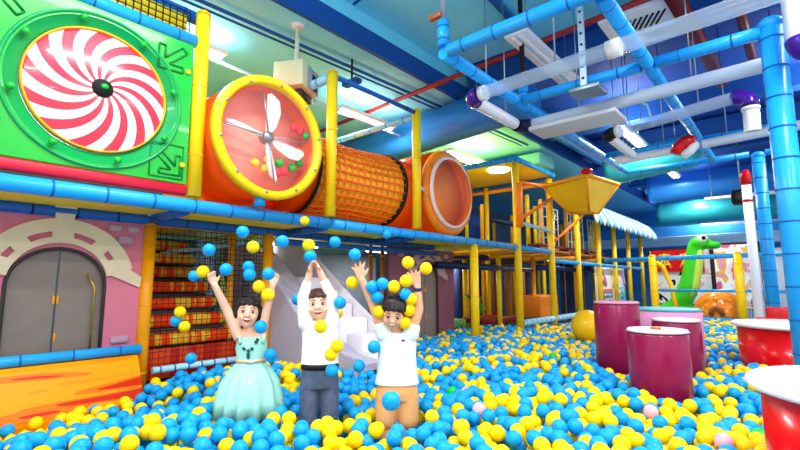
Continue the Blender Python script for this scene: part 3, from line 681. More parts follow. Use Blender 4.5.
MB().net((-.8, 12.02, .4), (1.5, 0, 0), (0, 0, 1.3), 34, 30, .004).build('mesh', mat('white_cord', '#D8E4EA', .7), t)
# dinosaur
dn = thing('toy_dinosaur', 'big green long necked toy dinosaur rising behind the far fence', 'dinosaur', (-2.0, 13.0, 0))
nk = [(x-.2, y+.25, z) for x, y, z in [(-3.6, 13.2, .32), (-3.0, 13.2, .38), (-2.5, 13.1, .42), (-2.15, 13, .52), (-1.95, 13, .78), (-1.8, 13, 1.1), (-1.72, 13, 1.45), (-1.66, 13, 1.75), (-1.64, 13, 1.95), (-1.6, 13, 2.1)]]
MG = mat('dino_green', '#3ED61E', .35, coat=.2, var=.06)
db = MB().tube(nk, [.05, .1, .16, .22, .235, .225, .2, .18, .17, .16], 20)
db.sphere((-1.7, 13.23, 2.12), (.24, .19, .17), 0, 20, 12).sphere((-1.46, 13.23, 2.05), (.2, .14, .1), 0, 16, 10).sphere((-2.3, 13.35, .4), (.45, .4, .3), 0, 20, 12)
for (x, y) in ((-2.6, 13.15), (-2.1, 13.15), (-2.6, 13.6), (-2.1, 13.6)): db.tube([(x, y, 0), (x, y, .4)], [.12, .14], 12)
o = db.build('body', MG, dn)
rm = o.modifiers.new('rm', 'REMESH'); rm.mode = 'VOXEL'; rm.voxel_size = .03; rm.use_smooth_shade = True; s2 = o.modifiers.new('sm', 'SMOOTH'); s2.iterations = 8
for sy in (-1, 1):
    MB().sphere((-1.64, 13.23+sy*.14, 2.22), (.1, .06, .1), 0, 14, 10).build('eye', M_WHITE, dn)
    MB().sphere((-1.60, 13.23+sy*.19, 2.23), (.045, .03, .05), 0, 12, 8).build('pupil', M_IRIS, dn)
MB().tube([(-1.3, 13.09, 2.0), (-1.48, 13.09, 2.0), (-1.62, 13.08, 2.05)], .014, 8).build('mouth_line', M_DGREEN, dn)
MB().tube([(x+.14, y-.12, z) for x, y, z in nk[4:9]], [.06, .09, .09, .08, .05], 12).build('pale_throat', mat('dino_pale', '#C8EE5A', .4), dn)
t = thing('orange_shell', 'orange lobed pumpkin like dome with sparkling top behind the far fence', 'dome', (-1.35, 12.75, 0))
sh = MB(); vs = []; sg, rg = 48, 12
for i in range(rg+1):
    th = PI*.5*i/rg
    for k_ in range(sg):
        a = 2*PI*k_/sg; lob = 1-.1*(1-abs(math.sin(a*4.0)))*math.sin(th)
        vs.append((-1.34+.52*math.sin(th)*math.cos(a)*lob, 12.5+.40*math.sin(th)*math.sin(a)*lob, .42+.55*math.cos(th)**.8))
sh.add(vs, [(i*sg+k_, (i+1)*sg+k_, (i+1)*sg+(k_+1) % sg, i*sg+(k_+1) % sg) for i in range(rg) for k_ in range(sg)])
sh.lathe([(.38, .43), (.38, 0)], (-1.34, 12.5, 0), (0, 0, 1), 32)
sh.build('dome', ramp_mat('shell_orange', [(0, '#E8780C'), (.55, '#F08A18'), (.68, '#FFC45A'), (.74, '#FFF0C8')], 'noise', (1, 1, 1), 14, .3, 3, 0, 'LINEAR', .4), t)
MB().tube([(-1.47, 12.11, .45), (-1.44, 12.09, .58), (-1.36, 12.09, .63), (-1.28, 12.09, .58), (-1.26, 12.11, .45)], .05, 10).build('arch_mark', M_WOOD, t)
# posters and panels at the back
def board(x0, x1, z0, z1, y, c, label, frame='#2A1C22', fw=.06, nm='poster_board', cat='poster'):
    t = thing(nm, label, cat, ((x0+x1)/2, y, z0))
    MB().box(((x0+x1)/2, y, (z0+z1)/2), (x1-x0, .06, z1-z0)).build('frame', mat('frame'+frame, frame, .5), t)
    MB().box(((x0+x1)/2, y-.035, (z0+z1)/2), (x1-x0-2*fw, .03, z1-z0-2*fw)).build('sheet', c if not isinstance(c, str) else mat('sheet'+c, c, .45), t)
    return t
M_COMIC = ramp_mat('comic_print', [(0, '#1C1424'), (.36, '#F2EFEA'), (.55, '#F6B0C4'), (.6, '#FFF6EE'), (.72, '#D82A3C')], 'noise', (1, 1, 1), 2.6, .4, 1, .8)
M_COMICP = ramp_mat('pink_comic_print', [(0, '#E86A8A'), (.38, '#FBE6EA'), (.5, '#FFFFFF'), (.58, '#F6C04A'), (.66, '#F49AB4')], 'noise', (1, 1, 1), 2.4, .4, 1, .8)
t = board(-3.3, -1.7, .5, 2.15, 15.2, M_COMIC, 'black white and pink printed panel left of the green dinosaur')
sgn = MB().box((-2.55, 15.1, 1.78), (1.3, .06, .62)).build('red_sign', M_RED, t)
M_SG = mat('sign_gold', '#FFD43A', .4); 
for gx in (-2.85, -2.3):
    gl = MB()
    for (ax, az, bx, bz) in [(-.15, .17, .15, .17), (-.17, .04, .17, .04), (0, .22, 0, -.2), (-.13, -.1, .13, -.1), (-.16, -.2, -.05, .04), (.16, -.2, .05, .04)]:
        gl.tube([(gx+ax, 15.06, 1.78+az), (gx+bx, 15.06, 1.78+bz)], .028, 6)
    gl.build('gold_character', M_SG, sgn)
board(-1.65, -.62, .45, 2.2, 14.6, M_COMICP, 'tall pink and white printed poster right of the dinosaur neck')
board(-.5, 2.0, .4, 2.1, 16.0, mat('pale_panel', '#DDE8EE', .5, var=.06), 'pale panel behind the fence netting on the right', '#C8D4DC')
board(-3.6, 3.5, .2, 1.3, 19.5, mat('white_counter', '#D6E4EE', .5, var=.1), 'long pale counter along the back wall', '#8AB4D0', nm='counter', cat='counter')
t = board(.0, .9, .35, 1.35, 13.4, mat('white_graphic', '#F2F6F8', .5), 'white graphic panel with a small blue car picture at the right edge', '#E4ECEF')
g = MB(); g.rbox((.42, 13.35, .72), (.5, .03, .14), .03).rbox((.38, 13.35, .83), (.26, .03, .12), .04); g.build('blue_car_picture', mat('toy_blue', '#2A86D8', .4), t)
for xx in (.26, .58): MB().lathe([(0, -.03), (.07, -.03), (.07, .01), (0, .01)], (xx, 13.36, .64), (0, 1, 0), 16).build('wheel_picture', M_BLACK, t)
MB().rbox((.4, 13.34, .46), (.86, .04, .1), .01).build('orange_stripe', M_ORB, t)
o = MB().lathe([(.08, -.04), (.16, -.04), (.16, .04), (.08, .04)], (-.62, 12.5, .72), (.2, -1, 0), 24, close=True).build('toy_ring', mat('toy_navy', '#22407A', .3)); tag(o, 'small dark blue ring toy beside the red foam piece', 'ring')
# panels filling the far left climbing frame
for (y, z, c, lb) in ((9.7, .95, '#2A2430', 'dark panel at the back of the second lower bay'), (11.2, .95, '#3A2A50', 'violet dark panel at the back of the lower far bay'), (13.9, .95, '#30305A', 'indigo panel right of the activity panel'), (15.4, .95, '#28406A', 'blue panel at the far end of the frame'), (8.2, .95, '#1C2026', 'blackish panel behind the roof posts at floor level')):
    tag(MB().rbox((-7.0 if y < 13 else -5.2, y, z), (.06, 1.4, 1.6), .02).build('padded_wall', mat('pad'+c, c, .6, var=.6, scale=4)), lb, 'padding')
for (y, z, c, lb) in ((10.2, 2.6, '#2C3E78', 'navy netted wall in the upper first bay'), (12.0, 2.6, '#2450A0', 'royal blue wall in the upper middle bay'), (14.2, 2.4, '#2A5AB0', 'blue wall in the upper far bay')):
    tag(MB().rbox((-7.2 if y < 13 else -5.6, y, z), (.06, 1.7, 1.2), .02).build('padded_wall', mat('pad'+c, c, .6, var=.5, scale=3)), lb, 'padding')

# ------------------------------------------------------------------ blue pipe frame overhead
FZ = 3.2
rail((-2.22, 3.15, FZ), (-2.22, 9.0, FZ), 'long blue frame pipe running away above the ball pit, left side of the frame', .058)
rail((-2.16, 3.15, FZ), (1.2, 3.15, FZ), 'nearest blue cross pipe of the overhead frame, top centre', .058)
rail((-2.14, 4.6, FZ), (-.95, 4.6, FZ), 'second blue cross pipe left of the crossing with the centre pipe', .055)
rail((-.82, 4.6, FZ), (-.05, 4.6, FZ), 'second blue cross pipe between centre pipe and thick blue post', .055)
rail((-.885, 3.22, FZ), (-.885, 8.94, FZ), 'blue centre pipe of the overhead frame crossing the picture top right', .058)
rail((-2.16, 9.03, FZ), (-.4, 9.03, FZ), 'farthest blue cross pipe of the overhead frame', .05)
rail((-2.16, 7.6, FZ), (-.95, 7.6, FZ), 'third blue cross pipe of the overhead frame, left half', .045)
rail((-.82, 7.6, FZ), (.0, 7.6, FZ), 'third blue cross pipe of the overhead frame, right half', .045)
rail((-.2, 9.03, FZ), (.2, 9.03, FZ), 'farthest blue cross pipe right of the thin blue post', .05)
def bpost(x, y, z0, z1, r, label):
    t = thing('padded_post', label, 'post', (x, y, z0))
    MB().rail((x, y, z0), (x, y, z1), r, .24, 1, 20).build('foam_sleeve', [M_BLUE, M_BAND], t)
    MB().sphere((x, y, z1), (r*1.15, r*1.15, r*.8), 0, 18, 10).build('end_cap', M_BLUE, t)
bpost(0.02, 4.6, 0, 3.24, .085, 'thick blue padded post at the right edge, behind the near red table')
bpost(-.29, 9.03, 0, 3.16, .085, 'blue padded post beside the slim white tube with red cap')
t = thing('frame_hanger', 'short blue pipe stub hanging the near corner of the frame', 'hanger', (-2.22, 3.15, 3.26))
MB().rail((-2.22, 3.15, 3.26), (-2.22, 3.15, 3.5), .055, .12).build('stub', [M_BLUE, M_BAND], t)
MB().tube([(-2.22, 3.15, 3.5), (-2.22, 3.15, 4.67)], .028, 8).build('hanger_rod', M_STEEL, t)
MB().rbox((-2.28, 3.12, 3.56), (.14, .05, .05), .01).build('clamp', mat('copper_clamp', '#C06A44', .4, .4), t)
t = thing('frame_hanger', 'short blue pipe stub hanging the frame where the second cross pipe starts', 'hanger', (-2.22, 4.75, 3.26))
MB().rail((-2.22, 4.75, 3.26), (-2.22, 4.75, 3.42), .055, .12).build('stub', [M_BLUE, M_BAND], t)
MB().tube([(-2.22, 4.75, 3.42), (-2.22, 4.75, 4.67)], .03, 8).build('hanger_rod', M_BLACK, t)
t = thing('slotted_bracket', 'long slotted steel hanger strip right of the grey lamp', 'hanger', (-1.45, 4.55, 3.1))
MB().box((-1.45, 4.5, 3.9), (.06, .03, 1.56)).build('strip', mat('galvanised', '#C8CCD0', .4, .5), t)
for i in range(12): MB().tube([(-1.45, 4.48, 3.2+.12*i), (-1.45, 4.49, 3.2+.12*i)], .014, 8).build('slot', M_BLACK, t)
MB().rbox((-1.45, 4.62, 3.1), (.3, .3, .05), .01).build('shelf_plate', M_STEEL, t)

# ------------------------------------------------------------------ ball blower pipes
def pipe(pts, r, m, label, nm='clear_pipe', seg=20, ends=None):
    t = thing(nm, label, 'pipe', pts[0])
    MB().tube(pts, r, seg, 0, False).build('tube', m, t)
    for f_ in ((.25, .75) if abs(pts[0][2]-pts[-1][2]) < .05 and nm != 'hose' else ()):
        p_ = Vector(pts[0]).lerp(Vector(pts[-1]), f_); MB().tube([p_+Vector((0, 0, r)), (p_.x, p_.y, 4.66)], .007, 6).build('hanging_wire', M_STEEL, t)
    for (p, q, mm) in ends or []:
        MB().tube([p, q], r*1.14, seg).build('clamp_collar', mm, t)
    return t
def elbow(c, a, b, R, r, m, label):
    # quarter bend at corner c from direction a to direction b
    c, a, b = Vector(c), Vector(a).normalized(), Vector(b).normalized(); pts = []
    o_ = c+(a+b)*R
    for i in range(9):
        th = PI/2*i/8; pts.append(o_-b*R*math.cos(th)-a*R*math.sin(th))
    return tag(MB().tube(pts, r, 18).build('pipe_elbow', m), label, 'pipe elbow')
r_ = .066
pipe([(-2.22, 3.78, 3.02), (.9, 3.62, 3.02)], r_, M_CLEAR, 'nearest clear pipe of the ball blower, starting at a purple elbow', ends=[((-2.22, 3.78, 3.02), (-2.16, 3.777, 3.02), M_WHITE), ((-1.0, 3.717, 3.02), (-.9, 3.712, 3.02), mat('ivory_clip', '#EFE6D8', .4))])
elbow((-2.36, 3.78, 3.02), (1, 0, 0), (0, 1, 0), .12, .078, M_PURPLE, 'purple elbow at the left end of the nearest clear pipe')
pipe([(-2.36, 3.94, 3.02), (-2.36, 4.78, 3.02)], r_, M_WHITE, 'white pipe running back from the left purple elbow', 'white_pipe')
elbow((-2.36, 4.95, 3.02), (0, -1, 0), (1, 0, 0), .12, .078, mat('dark_violet', '#1E0E38', .3), 'dark violet elbow behind the white pipe')
pipe([(-2.2, 4.95, 3.02), (-.05, 4.86, 3.02)], r_, mat('milky_pipe', '#C2CED8', .3), 'milky white pipe behind the second blue cross pipe', 'white_pipe')
o = MB().rbox((-1.72, 5.0, 2.92), (.95, .42, .05), .012).build('flat_panel_lamp', mat('lamp_grey', '#D8D6D2', .4)); tag(o, 'flat grey panel lamp below the second blue cross pipe', 'lamp')
pipe([(-1.55, 5.95, 3.04), (-.34, 5.62, 3.04)], r_, M_CLEAR, 'clear pipe ending in the right purple elbow', ends=[((-1.55, 5.95, 3.04), (-1.5, 5.936, 3.04), M_WHITE)])
elbow((-.2, 5.6, 3.04), (-1, .25, 0), (0, 0, -1), .12, .078, M_PURPLE, 'purple elbow at the upper right above a white drop pipe')
pipe([(-.2, 5.6, 2.9), (-.2, 5.62, 2.66)], .07, M_WHITE, 'short white drop pipe under the right purple elbow', 'white_pipe', ends=[((-.2, 5.6, 2.9), (-.2, 5.6, 2.87), M_WHITE)])
elbow((-1.68, 5.98, 3.04), (1, -.25, 0), (0, 1, 0), .1, .075, M_BLACK, 'black elbow at the left end of the second clear pipe')
pipe([(-1.68, 6.1, 3.04), (-1.68, 7.22, 3.04)], .06, M_WHITE, 'white pipe running back from the black elbow', 'white_pipe')
pipe([(-1.95, 7.35, 3.02), (-1.05, 7.25, 3.02)], .06, M_WHITE, 'white pipe left of the red and white bend', 'white_pipe')
pipe([(-.8, 7.2, 3.02), (0.3, 7.05, 3.02)], .06, mat('milky_pipe', '#C2CED8', .3), 'milky pipe right of the red and white bend', 'white_pipe')
t = thing('pipe_bend', 'red and white pipe bend hanging under the centre of the overhead frame', 'pipe elbow', (-1.0, 7.2, 3.0))
MB().tube([(-1.12, 7.2, 2.94), (-1.08, 7.2, 3.04), (-1.0, 7.2, 3.1), (-.88, 7.2, 3.11)], .085, 14).build('red_half', M_RED, t)
MB().tube([(-1.05, 7.2, 2.9), (-.95, 7.2, 2.96), (-.86, 7.2, 3.06)], .06, 12).build('white_half', M_WHITE, t)
pipe([(-1.75, 6.2, 3.35), (-1.65, 6.3, 3.55), (-1.5, 6.4, 3.62), (-1.3, 6.5, 3.5), (-1.25, 6.55, 3.2)], .016, M_LBLUE, 'thin looped pale hose over the white pipes', 'hose', 8)
t = thing('standing_tube', 'slim white standing tube with a red cap beside the far blue post', 'pipe', (-.47, 8.95, 0))
MB().tube([(-.47, 8.95, 0), (-.47, 8.95, 2.7)], .065, 16).build('tube', mat('white_tube', '#EEF4F8', .25, coat=.3), t)
MB().tube([(-.47, 8.95, 2.7), (-.47, 8.95, 2.86), (-.46, 8.95, 2.94)], [.07, .07, .04], 16).build('red_cap', M_RED, t)
MB().tube([(-.47, 8.95, 2.42), (-.47, 8.95, 2.46)], .07, 16).build('red_band', M_RED, t)
pipe([(.19, 4.45, 4.6), (.19, 4.45, 3.0)], .1, M_WHITE, 'white vertical pipe in the top right corner', 'white_pipe')
elbow((.19, 4.45, 2.88), (0, 0, 1), (1, 0, 0), .12, .11, M_PURPLE, 'purple elbow in the top right corner below the white pipe')

# ------------------------------------------------------------------ ceiling fittings
def lamp(x, y0, y1, z, label, lit=True, w=.16, group=None):
    t = thing('tube_lamp', label, 'lamp', (x, (y0+y1)/2, z), group)
    MB().rbox((x, (y0+y1)/2, z+.035), (w+.08, y1-y0, .06), .012).build('housing', M_WHITE, t)
    MB().tube([(x-.04, y0+.04, z-.005), (x-.04, y1-.04, z-.005)], .022, 10).tube([(x+.04, y0+.04, z-.005), (x+.04, y1-.04, z-.005)], .022, 10).build('tubes', M_LAMP if lit else M_WHITE, t)
    for yy in (y0+.3, y1-.3): MB().tube([(x, yy, z+.06), (x, yy, 4.66 if x > -4 else 4.2)], .006, 6).build('hanging_wire', M_STEEL, t)
    if lit:
        light(x, (y0+y1)/2, z-.06, y1-y0, 62); light(x, (y0+y1)/2, z+.075, y1-y0, 8 if x < -4 else 30, True)  # upward light added above the housing to brighten the ceiling
def light(x, y, z, L, W, upw=False):
    ld = bpy.data.lights.new('tube_light', 'AREA'); ld.shape = 'RECTANGLE'; ld.size = .2; ld.size_y = L; ld.energy = W; ld.color = (1, .98, .95)
    lo = bpy.data.objects.new('tube_light', ld); COL.objects.link(lo); lo.location = (x, y, z)
    if upw: lo.rotation_euler = (PI, 0, 0)
lamp(-2.18, 4.5, 6.35, 3.95, 'long grey tube lamp, unlit, crossing above the nearest clear pipe', False, .2)
lamp(-2.18, 8.5, 10.2, 3.95, 'lit tube lamp seen through the pipe frame above the far pipes')
lamp(-2.18, 12.2, 13.8, 3.95, 'bright tube lamp near the far end, left of the standing tube')
lamp(-2.18, 15.6, 17.2, 3.95, 'smaller bright tube lamp in line behind the bright one')
lamp(-2.18, 18.6, 20.0, 3.95, 'farthest small tube lamp of the middle row')
lamp(-5.2, 4.5, 5.75, 3.85, 'lit tube lamp behind the upper post by the net tunnel')
lamp(-5.2, 1.7, 2.6, 3.95, 'lit lamp just right of the top of the green panel corner post')
lamp(-5.2, 7.5, 9.0, 3.85, 'lit tube lamp above the yellow roof')
lamp(.6, 8.2, 10, 4.0, 'lit tube lamp behind the thick blue post')
for (x, y) in ((-2.18, 1.0), (0.7, 1.0), (0.7, 4.0), (2.6, 2.5), (2.6, -1.5), (-.8, -1.2)):
    lamp(x, y-.9, y+.9, 3.95, 'lit ceiling tube lamp above the camera side of the ball pit', True, .2, 'lamps above the camera side')
for (x, y0, y1, lb) in ((-5.7, 3.6, 4.6, 'lit strip lamp under the deck behind the slide'), (-5.7, 5.6, 6.6, 'lit strip lamp under the deck behind the mauve playhouse'), (-5.8, 8.0, 8.8, 'lit strip lamp under the deck behind the roof posts'), (-4.6, 10.8, 11.6, 'lit strip lamp under the brown decks of the far frame')):
    t = thing('strip_lamp', lb, 'lamp', (x, (y0+y1)/2, 1.75))
    MB().rbox((x, (y0+y1)/2, 1.745), (.12, y1-y0, .04), .01).build('housing', M_WHITE, t); MB().tube([(x, y0+.05, 1.715), (x, y1-.05, 1.715)], .018, 8).build('tube', M_LAMP, t)
    light(x, (y0+y1)/2, 1.68, y1-y0, 12)
# cassette vent
t = thing('air_vent', 'square white ceiling air vent with black slots at the top right', 'vent', (-1.1, 5.75, 4.2))
MB().rbox((-1.1, 5.75, 4.22), (.85, .85, .06), .015).build('plate', M_WHITE, t)
for i in range(7):
    MB().box((-1.28+.06*i, 5.62, 4.185), (.022, .3, .012), 0, Matrix.Rotation(.5, 3, 'Z')).build('slot', M_BLACK, t)
    MB().box((-1.1+.06*i, 6.0, 4.185), (.022, .22, .012), 0, Matrix.Rotation(-.6, 3, 'Z')).build('slot', M_BLACK, t)
def cyl(p, q, r, m, label, nm='ceiling_pipe', cat='pipe', seg=16):
    return tag(MB().tube([p, q], r, seg).build(nm, m, None, p), label, cat)
M_RPIPE = mat('dark_red_pipe', '#9A1E1C', .4); M_MPIPE = mat('maroon_pipe', '#6A1418', .35)
cyl((-7, 5.45, 4.1), (-.2, 4.95, 4.1), .035, M_RPIPE, 'long thin dark red sprinkler pipe under the teal ceiling')
cyl((-.74, 5.2, 4.2), (-.6, 8.2, 4.2), .09, M_MPIPE, 'thick maroon pipe in the dark ceiling at the top right')
cyl((-.25, 5.2, 4.35), (-.2, 8.2, 4.35), .06, M_MPIPE, 'thin maroon pipe near the top of the thick blue post')
cyl((-4.6, .5, 4.12), (-4.15, 9, 4.12), .022, M_BEAM, 'thin dark conduit along the edge of the teal ceiling')
cyl((-4.75, .5, 4.14), (-4.3, 9, 4.14), .014, M_BEAM, 'second thin conduit beside the first on the teal ceiling')
cyl((-3.9, 3.6, 4.62), (-1.6, 3.3, 4.62), .018, M_BEAM, 'thin conduit across the teal blue ceiling at the top')
cyl((-3.0, 5.2, 4.5), (-.9, 5.0, 4.5), .03, M_BEAM, 'dark pipe high above the grey lamp')
cyl((-2.6, 6.0, 4.62), (-2.4, 2.2, 4.62), .05, mat('blue_pipe_paint', '#1660B0', .5), 'painted blue pipe tight to the ceiling at the top centre')
def duct(p, q, r, m, label, ribs=0):
    t = thing('air_duct', label, 'duct', p)
    p, q = Vector(p), Vector(q); n_ = max(2, int((q-p).length/.12)); pts = [p+(q-p)*i/n_ for i in range(n_+1)]
    MB().tube(pts, [r*(1+(ribs if i % 2 else 0)) for i in range(n_+1)], 24).build('duct_skin', m, t)
    for f_ in (.2, .8):
        c_ = p.lerp(q, f_); MB().tube([c_+Vector((0, 0, r*.9)), (c_.x, c_.y, 4.66 if c_.x > -4 else 4.2)], .01, 6).build('hanging_rod', M_STEEL, t)
M_DUCT = mat('blue_duct', '#2C82D0', .35, .2, var=.15, scale=2); M_DUCTT = mat('teal_duct', '#2EA8B0', .35, .2, var=.2, scale=3)
duct((-7.5, 6.5, 3.8), (-2.75, 6.1, 3.9), .33, M_DUCT, 'fat round blue air duct above the bubble drum')
duct((-3.0, 10.75, 3.7), (-1.3, 10.5, 3.8), .34, M_DUCTT, 'ribbed teal flexible duct above the yellow hopper', .05)
duct((-3.0, 14.6, 3.85), (2.5, 14.7, 3.85), .4, M_DUCT, 'round blue duct crossing the hall behind the far pipe frame')
duct((-3.4, 17.6, 3.5), (3, 17.6, 3.55), .4, M_DUCTT, 'round teal duct low at the far end of the hall')
duct((-3.5, 7.6, 4.3), (-3.5, 13, 4.35), .18, M_DUCT, 'narrow blue duct running back along the ceiling step')
for (x, y, z, sx, sy, sz, m, lb) in [(-5.4, 9.9, 3.95, 2.6, .8, .26, mat('pale_teal_duct', '#8EE6D8', .4), 'pale teal box duct under the ceiling above the yellow roof'), (-2.5, 20.3, 3.05, 9, 1.0, .5, mat('bright_blue_duct', '#3E9CE8', .4), 'wide bright blue box duct along the back wall'), (.2, 18.35, 4.38, 8, .8, .5, M_BEAM, 'dark blue box duct across the far ceiling'),
                                     (.2, 11.6, 4.42, 8, .7, .4, M_BEAM, 'dark blue box duct above the far end of the frame'), (-2.5, 19.0, 2.65, 8, .5, .35, mat('pale_duct', '#BFE0F6', .4), 'pale box duct low in front of the back wall')]:
    t = thing('box_duct', lb, 'duct', (x, y, z))
    MB().rbox((x, y, z), (sx, sy, sz), .03).build('duct_skin', m, t)
    for k_ in (-.35, .35): MB().tube([(x+k_*sx, y, z+sz/2-.01), (x+k_*sx, y, 4.66 if x > -4 else 4.2)], .012, 6).build('hanging_rod', M_STEEL, t)
for (x, y, z, L, lb) in ((-.9, 13.9, 3.3, 1.4, 'slim white strip fitting right of the far lamps'), (-1.2, 19.2, 3.2, 2.4, 'white strip under the back box duct')):
    t = thing('strip_fitting', lb, 'fitting', (x, y, z))
    MB().rbox((x, y, z), (L, .18, .07), .015).build('housing', M_WHITE, t)
    for k_ in (-.4, .4): MB().tube([(x+k_*L, y, z+.03), (x+k_*L, y, 4.66)], .008, 6).build('hanging_wire', M_STEEL, t)
def speaker(p, sz, label, top):
    t = thing('black_speaker', label, 'speaker', p); x, y, z = p
    MB().rbox(p, sz, .04).build('cabinet', M_BLACK, t); MB().lathe([(0, .012), (.08, .012), (.1, 0), (0, 0)], (x, y-sz[1]/2, z), (0, -1, 0), 20).build('cone', M_DGREY, t)
    MB().tube([(x, y, z+sz[2]/2-.02), (x, y, top)], .015, 8).build('rod', M_STEEL, t)
speaker((-.75, 12.3, 3.02), (.35, .4, .3), 'black speaker box hanging left of the far blue post', 4.66)
speaker((-5.6, 8.1, 3.35), (.3, .3, .28), 'black speaker behind the top of the bubble drum', 4.2)
# projector box on a pole
bx = Vector((-4.22, 3.0, 3.5))
t = thing('projector_box', 'cream box on a pole hanging from the ceiling above the fan drum', 'projector', bx)
rotb = Matrix.Rotation(math.radians(28), 3, 'Z')
MB().rbox(bx, (.36, .42, .3), .015, 0, rotb).build('case', mat('cream_case', '#E4D8A8', .5), t)
MB().rbox(bx+rotb @ Vector((.185, .06, 0)), (.01, .3, .27), .003, 0, rotb).build('grey_face', mat('face_grey', '#A8A8A4', .5), t)
MB().rbox(bx+rotb @ Vector((.19, .1, -.02)), (.012, .13, .18), .003, 0, rotb).build('dark_opening', M_BLACK, t)
MB().rbox(bx+Vector((0, .05, -.19)), (.2, .3, .08), .01, 0, rotb).build('bracket', M_DGREY, t)
MB().tube([bx+Vector((0, 0, .15)), bx+Vector((0, 0, .7))], .025, 10).build('pole', mat('cream_pole', '#E8E0C8', .5), t)
MB().lathe([(0, -.03), (.07, -.03), (.08, 0), (0, 0)], bx+Vector((0, 0, .7)), (0, 0, 1), 16).build('ceiling_plate', M_WHITE, t)
t = thing('spotlight', 'small dark blue spotlight on a rod above the tall yellow post', 'spotlight', (-4.35, 4.0, 3.75))
MB().rbox((-4.35, 4.0, 3.86), (.3, .12, .07), .02).build('head', M_BEAM, t)
MB().tube([(-4.35, 4.0, 3.86), (-4.35, 4.0, 4.2)], .014, 8).build('rod', M_BLACK, t)

# ------------------------------------------------------------------ children
def bake(o):
    dg = bpy.context.evaluated_depsgraph_get(); dg.update()
    me = bpy.data.meshes.new_from_object(o.evaluated_get(dg)); o.modifiers.clear(); old = o.data; o.data = me; bpy.data.meshes.remove(old)
class Blob(MB):
    def limb(s, pts, rs):
        for i in range(len(pts)-1):
            s.tube([pts[i], pts[i+1]], [rs[i], rs[i+1]], 14)
        for p, r in zip(pts, rs): s.sphere(p, r, 0, 14, 10)
        return s
    def loft(s, secs, seg=24):
        vs = []
        for (cx, cy, cz, rx, ry) in secs:
            for k in range(seg):
                a = 2*PI*k/seg; vs.append((cx+rx*math.cos(a), cy+ry*math.sin(a), cz))
        n = len(secs)
        o = len(s.v); s.add(vs, [(i*seg+k, i*seg+(k+1) % seg, (i+1)*seg+(k+1) % seg, (i+1)*seg+k) for i in range(n-1) for k in range(seg)])
        s.f.append(tuple(o+k for k in reversed(range(seg)))); s.mi.append(0); s.sm.append(True)
        s.f.append(tuple(o+(n-1)*seg+k for k in range(seg))); s.mi.append(0); s.sm.append(True)
        return s
def local(o, parent):
    o.parent = parent; o.location = (0, 0, 0); return o
def remesh(o, vox, it=4):
    m = o.modifiers.new('r', 'REMESH'); m.mode = 'VOXEL'; m.voxel_size = vox; m.use_smooth_shade = True
    s = o.modifiers.new('s', 'SMOOTH'); s.iterations = it; s.factor = .5
    bake(o)
    for p in o.data.polygons: p.use_smooth = True
def hand(b, wrist, direction, palm_n, side, curl=.3, spread=1.0, s=1.0):
    # palm + five separate fingers; direction = from wrist towards the fingertips, side = thumb side vector
    w = Vector(wrist); d = Vector(direction).normalized(); n_ = Vector(palm_n); n_ = (n_-d*n_.dot(d)).normalized(); sd = d.cross(n_)
    if sd.dot(Vector(side)) < 0: sd = -sd
    pc = w+d*.03*s
    for k in (-1, -.33, .33, 1):
        b.limb([w+sd*k*.008*s, w+d*.032*s+sd*k*.016*s, w+d*.05*s+sd*k*.02*s], [.011*s, .0115*s, .0095*s])
    for k, L in ((1, .042), (.36, .048), (-.3, .045), (-.95, .036)):
        base = w+d*.05*s+sd*k*.02*s; dd = (d+sd*k*.3*spread).normalized()
        p1 = base+dd*L*.42*s+n_*L*.1*curl*s; p2 = p1+(dd+n_*curl*.7).normalized()*L*.34*s; p3 = p2+(dd+n_*curl*1.5).normalized()*L*.26*s
        b.limb([base, p1, p2, p3], [.0085*s, .0078*s, .007*s, .006*s])
    tb = w+d*.014*s+sd*.014*s; t1 = tb+(d*.55+sd*.8+n_*.2).normalized()*.028*s; t2 = t1+(d*.8+sd*.55+n_*curl*.6).normalized()*.022*s
    b.limb([tb, t1, t2], [.0105*s, .009*s, .007*s])
def child(px, py, z, label, skin):
    # root on the floor under the pit surface point, -y towards the camera
    d = ray(px, py); tt = (z-EYE)/d.z; g = d*tt; r = thing('person', label, 'person', (g.x, g.y, 0)); r.rotation_euler = (0, 0, math.atan2(-g.x, g.y))
    # frame: local x = viewer's right, local -y = towards camera
    ex = Vector((math.cos(r.rotation_euler.z), math.sin(r.rotation_euler.z), 0)); ey = Vector((-ex.y, ex.x, 0))
    def L(px, py, off=0.0):
        # point on the vertical plane through the root (shifted by off along local y), in local coordinates
        q = ray(px, py); den = q.dot(ey); base = Vector((g.x, g.y, 0))+ey*off
        k = (base-Vector((0, 0, EYE))).dot(ey)/den; P = Vector((0, 0, EYE))+q*k-Vector((g.x, g.y, 0))
        return Vector((P.dot(ex), off, P.z))
    return r, L
def head(b, c, s=1.0, rot=None):
    rot = rot or Matrix.Identity(3); c = Vector(c)
    P = lambda x, y, z: c+rot @ (Vector((x, y, z))*s)
    b.sphere(c, (.073*s, .088*s, .088*s), 0, 24, 16, rot)
    b.sphere(P(0, -.012, -.045), (.058*s, .064*s, .058*s), 0, 20, 14, rot)
    b.sphere(P(0, -.045, -.078), (.026*s, .024*s, .02*s), 0, 14, 10, rot)
    for k in (-1, 1):
        b.sphere(P(k*.034, -.052, -.036), (.028*s, .026*s, .026*s), 0, 14, 10, rot)
        b.sphere(P(k*.074, .008, -.018), (.012*s, .018*s, .026*s), 0, 12, 8, rot)
        b.sphere(P(k*.012, -.083, -.03), (.009*s, .009*s, .008*s), 0, 10, 8, rot)
    b.limb([P(0, -.078, .0), P(0, -.09, -.026)], [.008*s, .012*s])
    return P
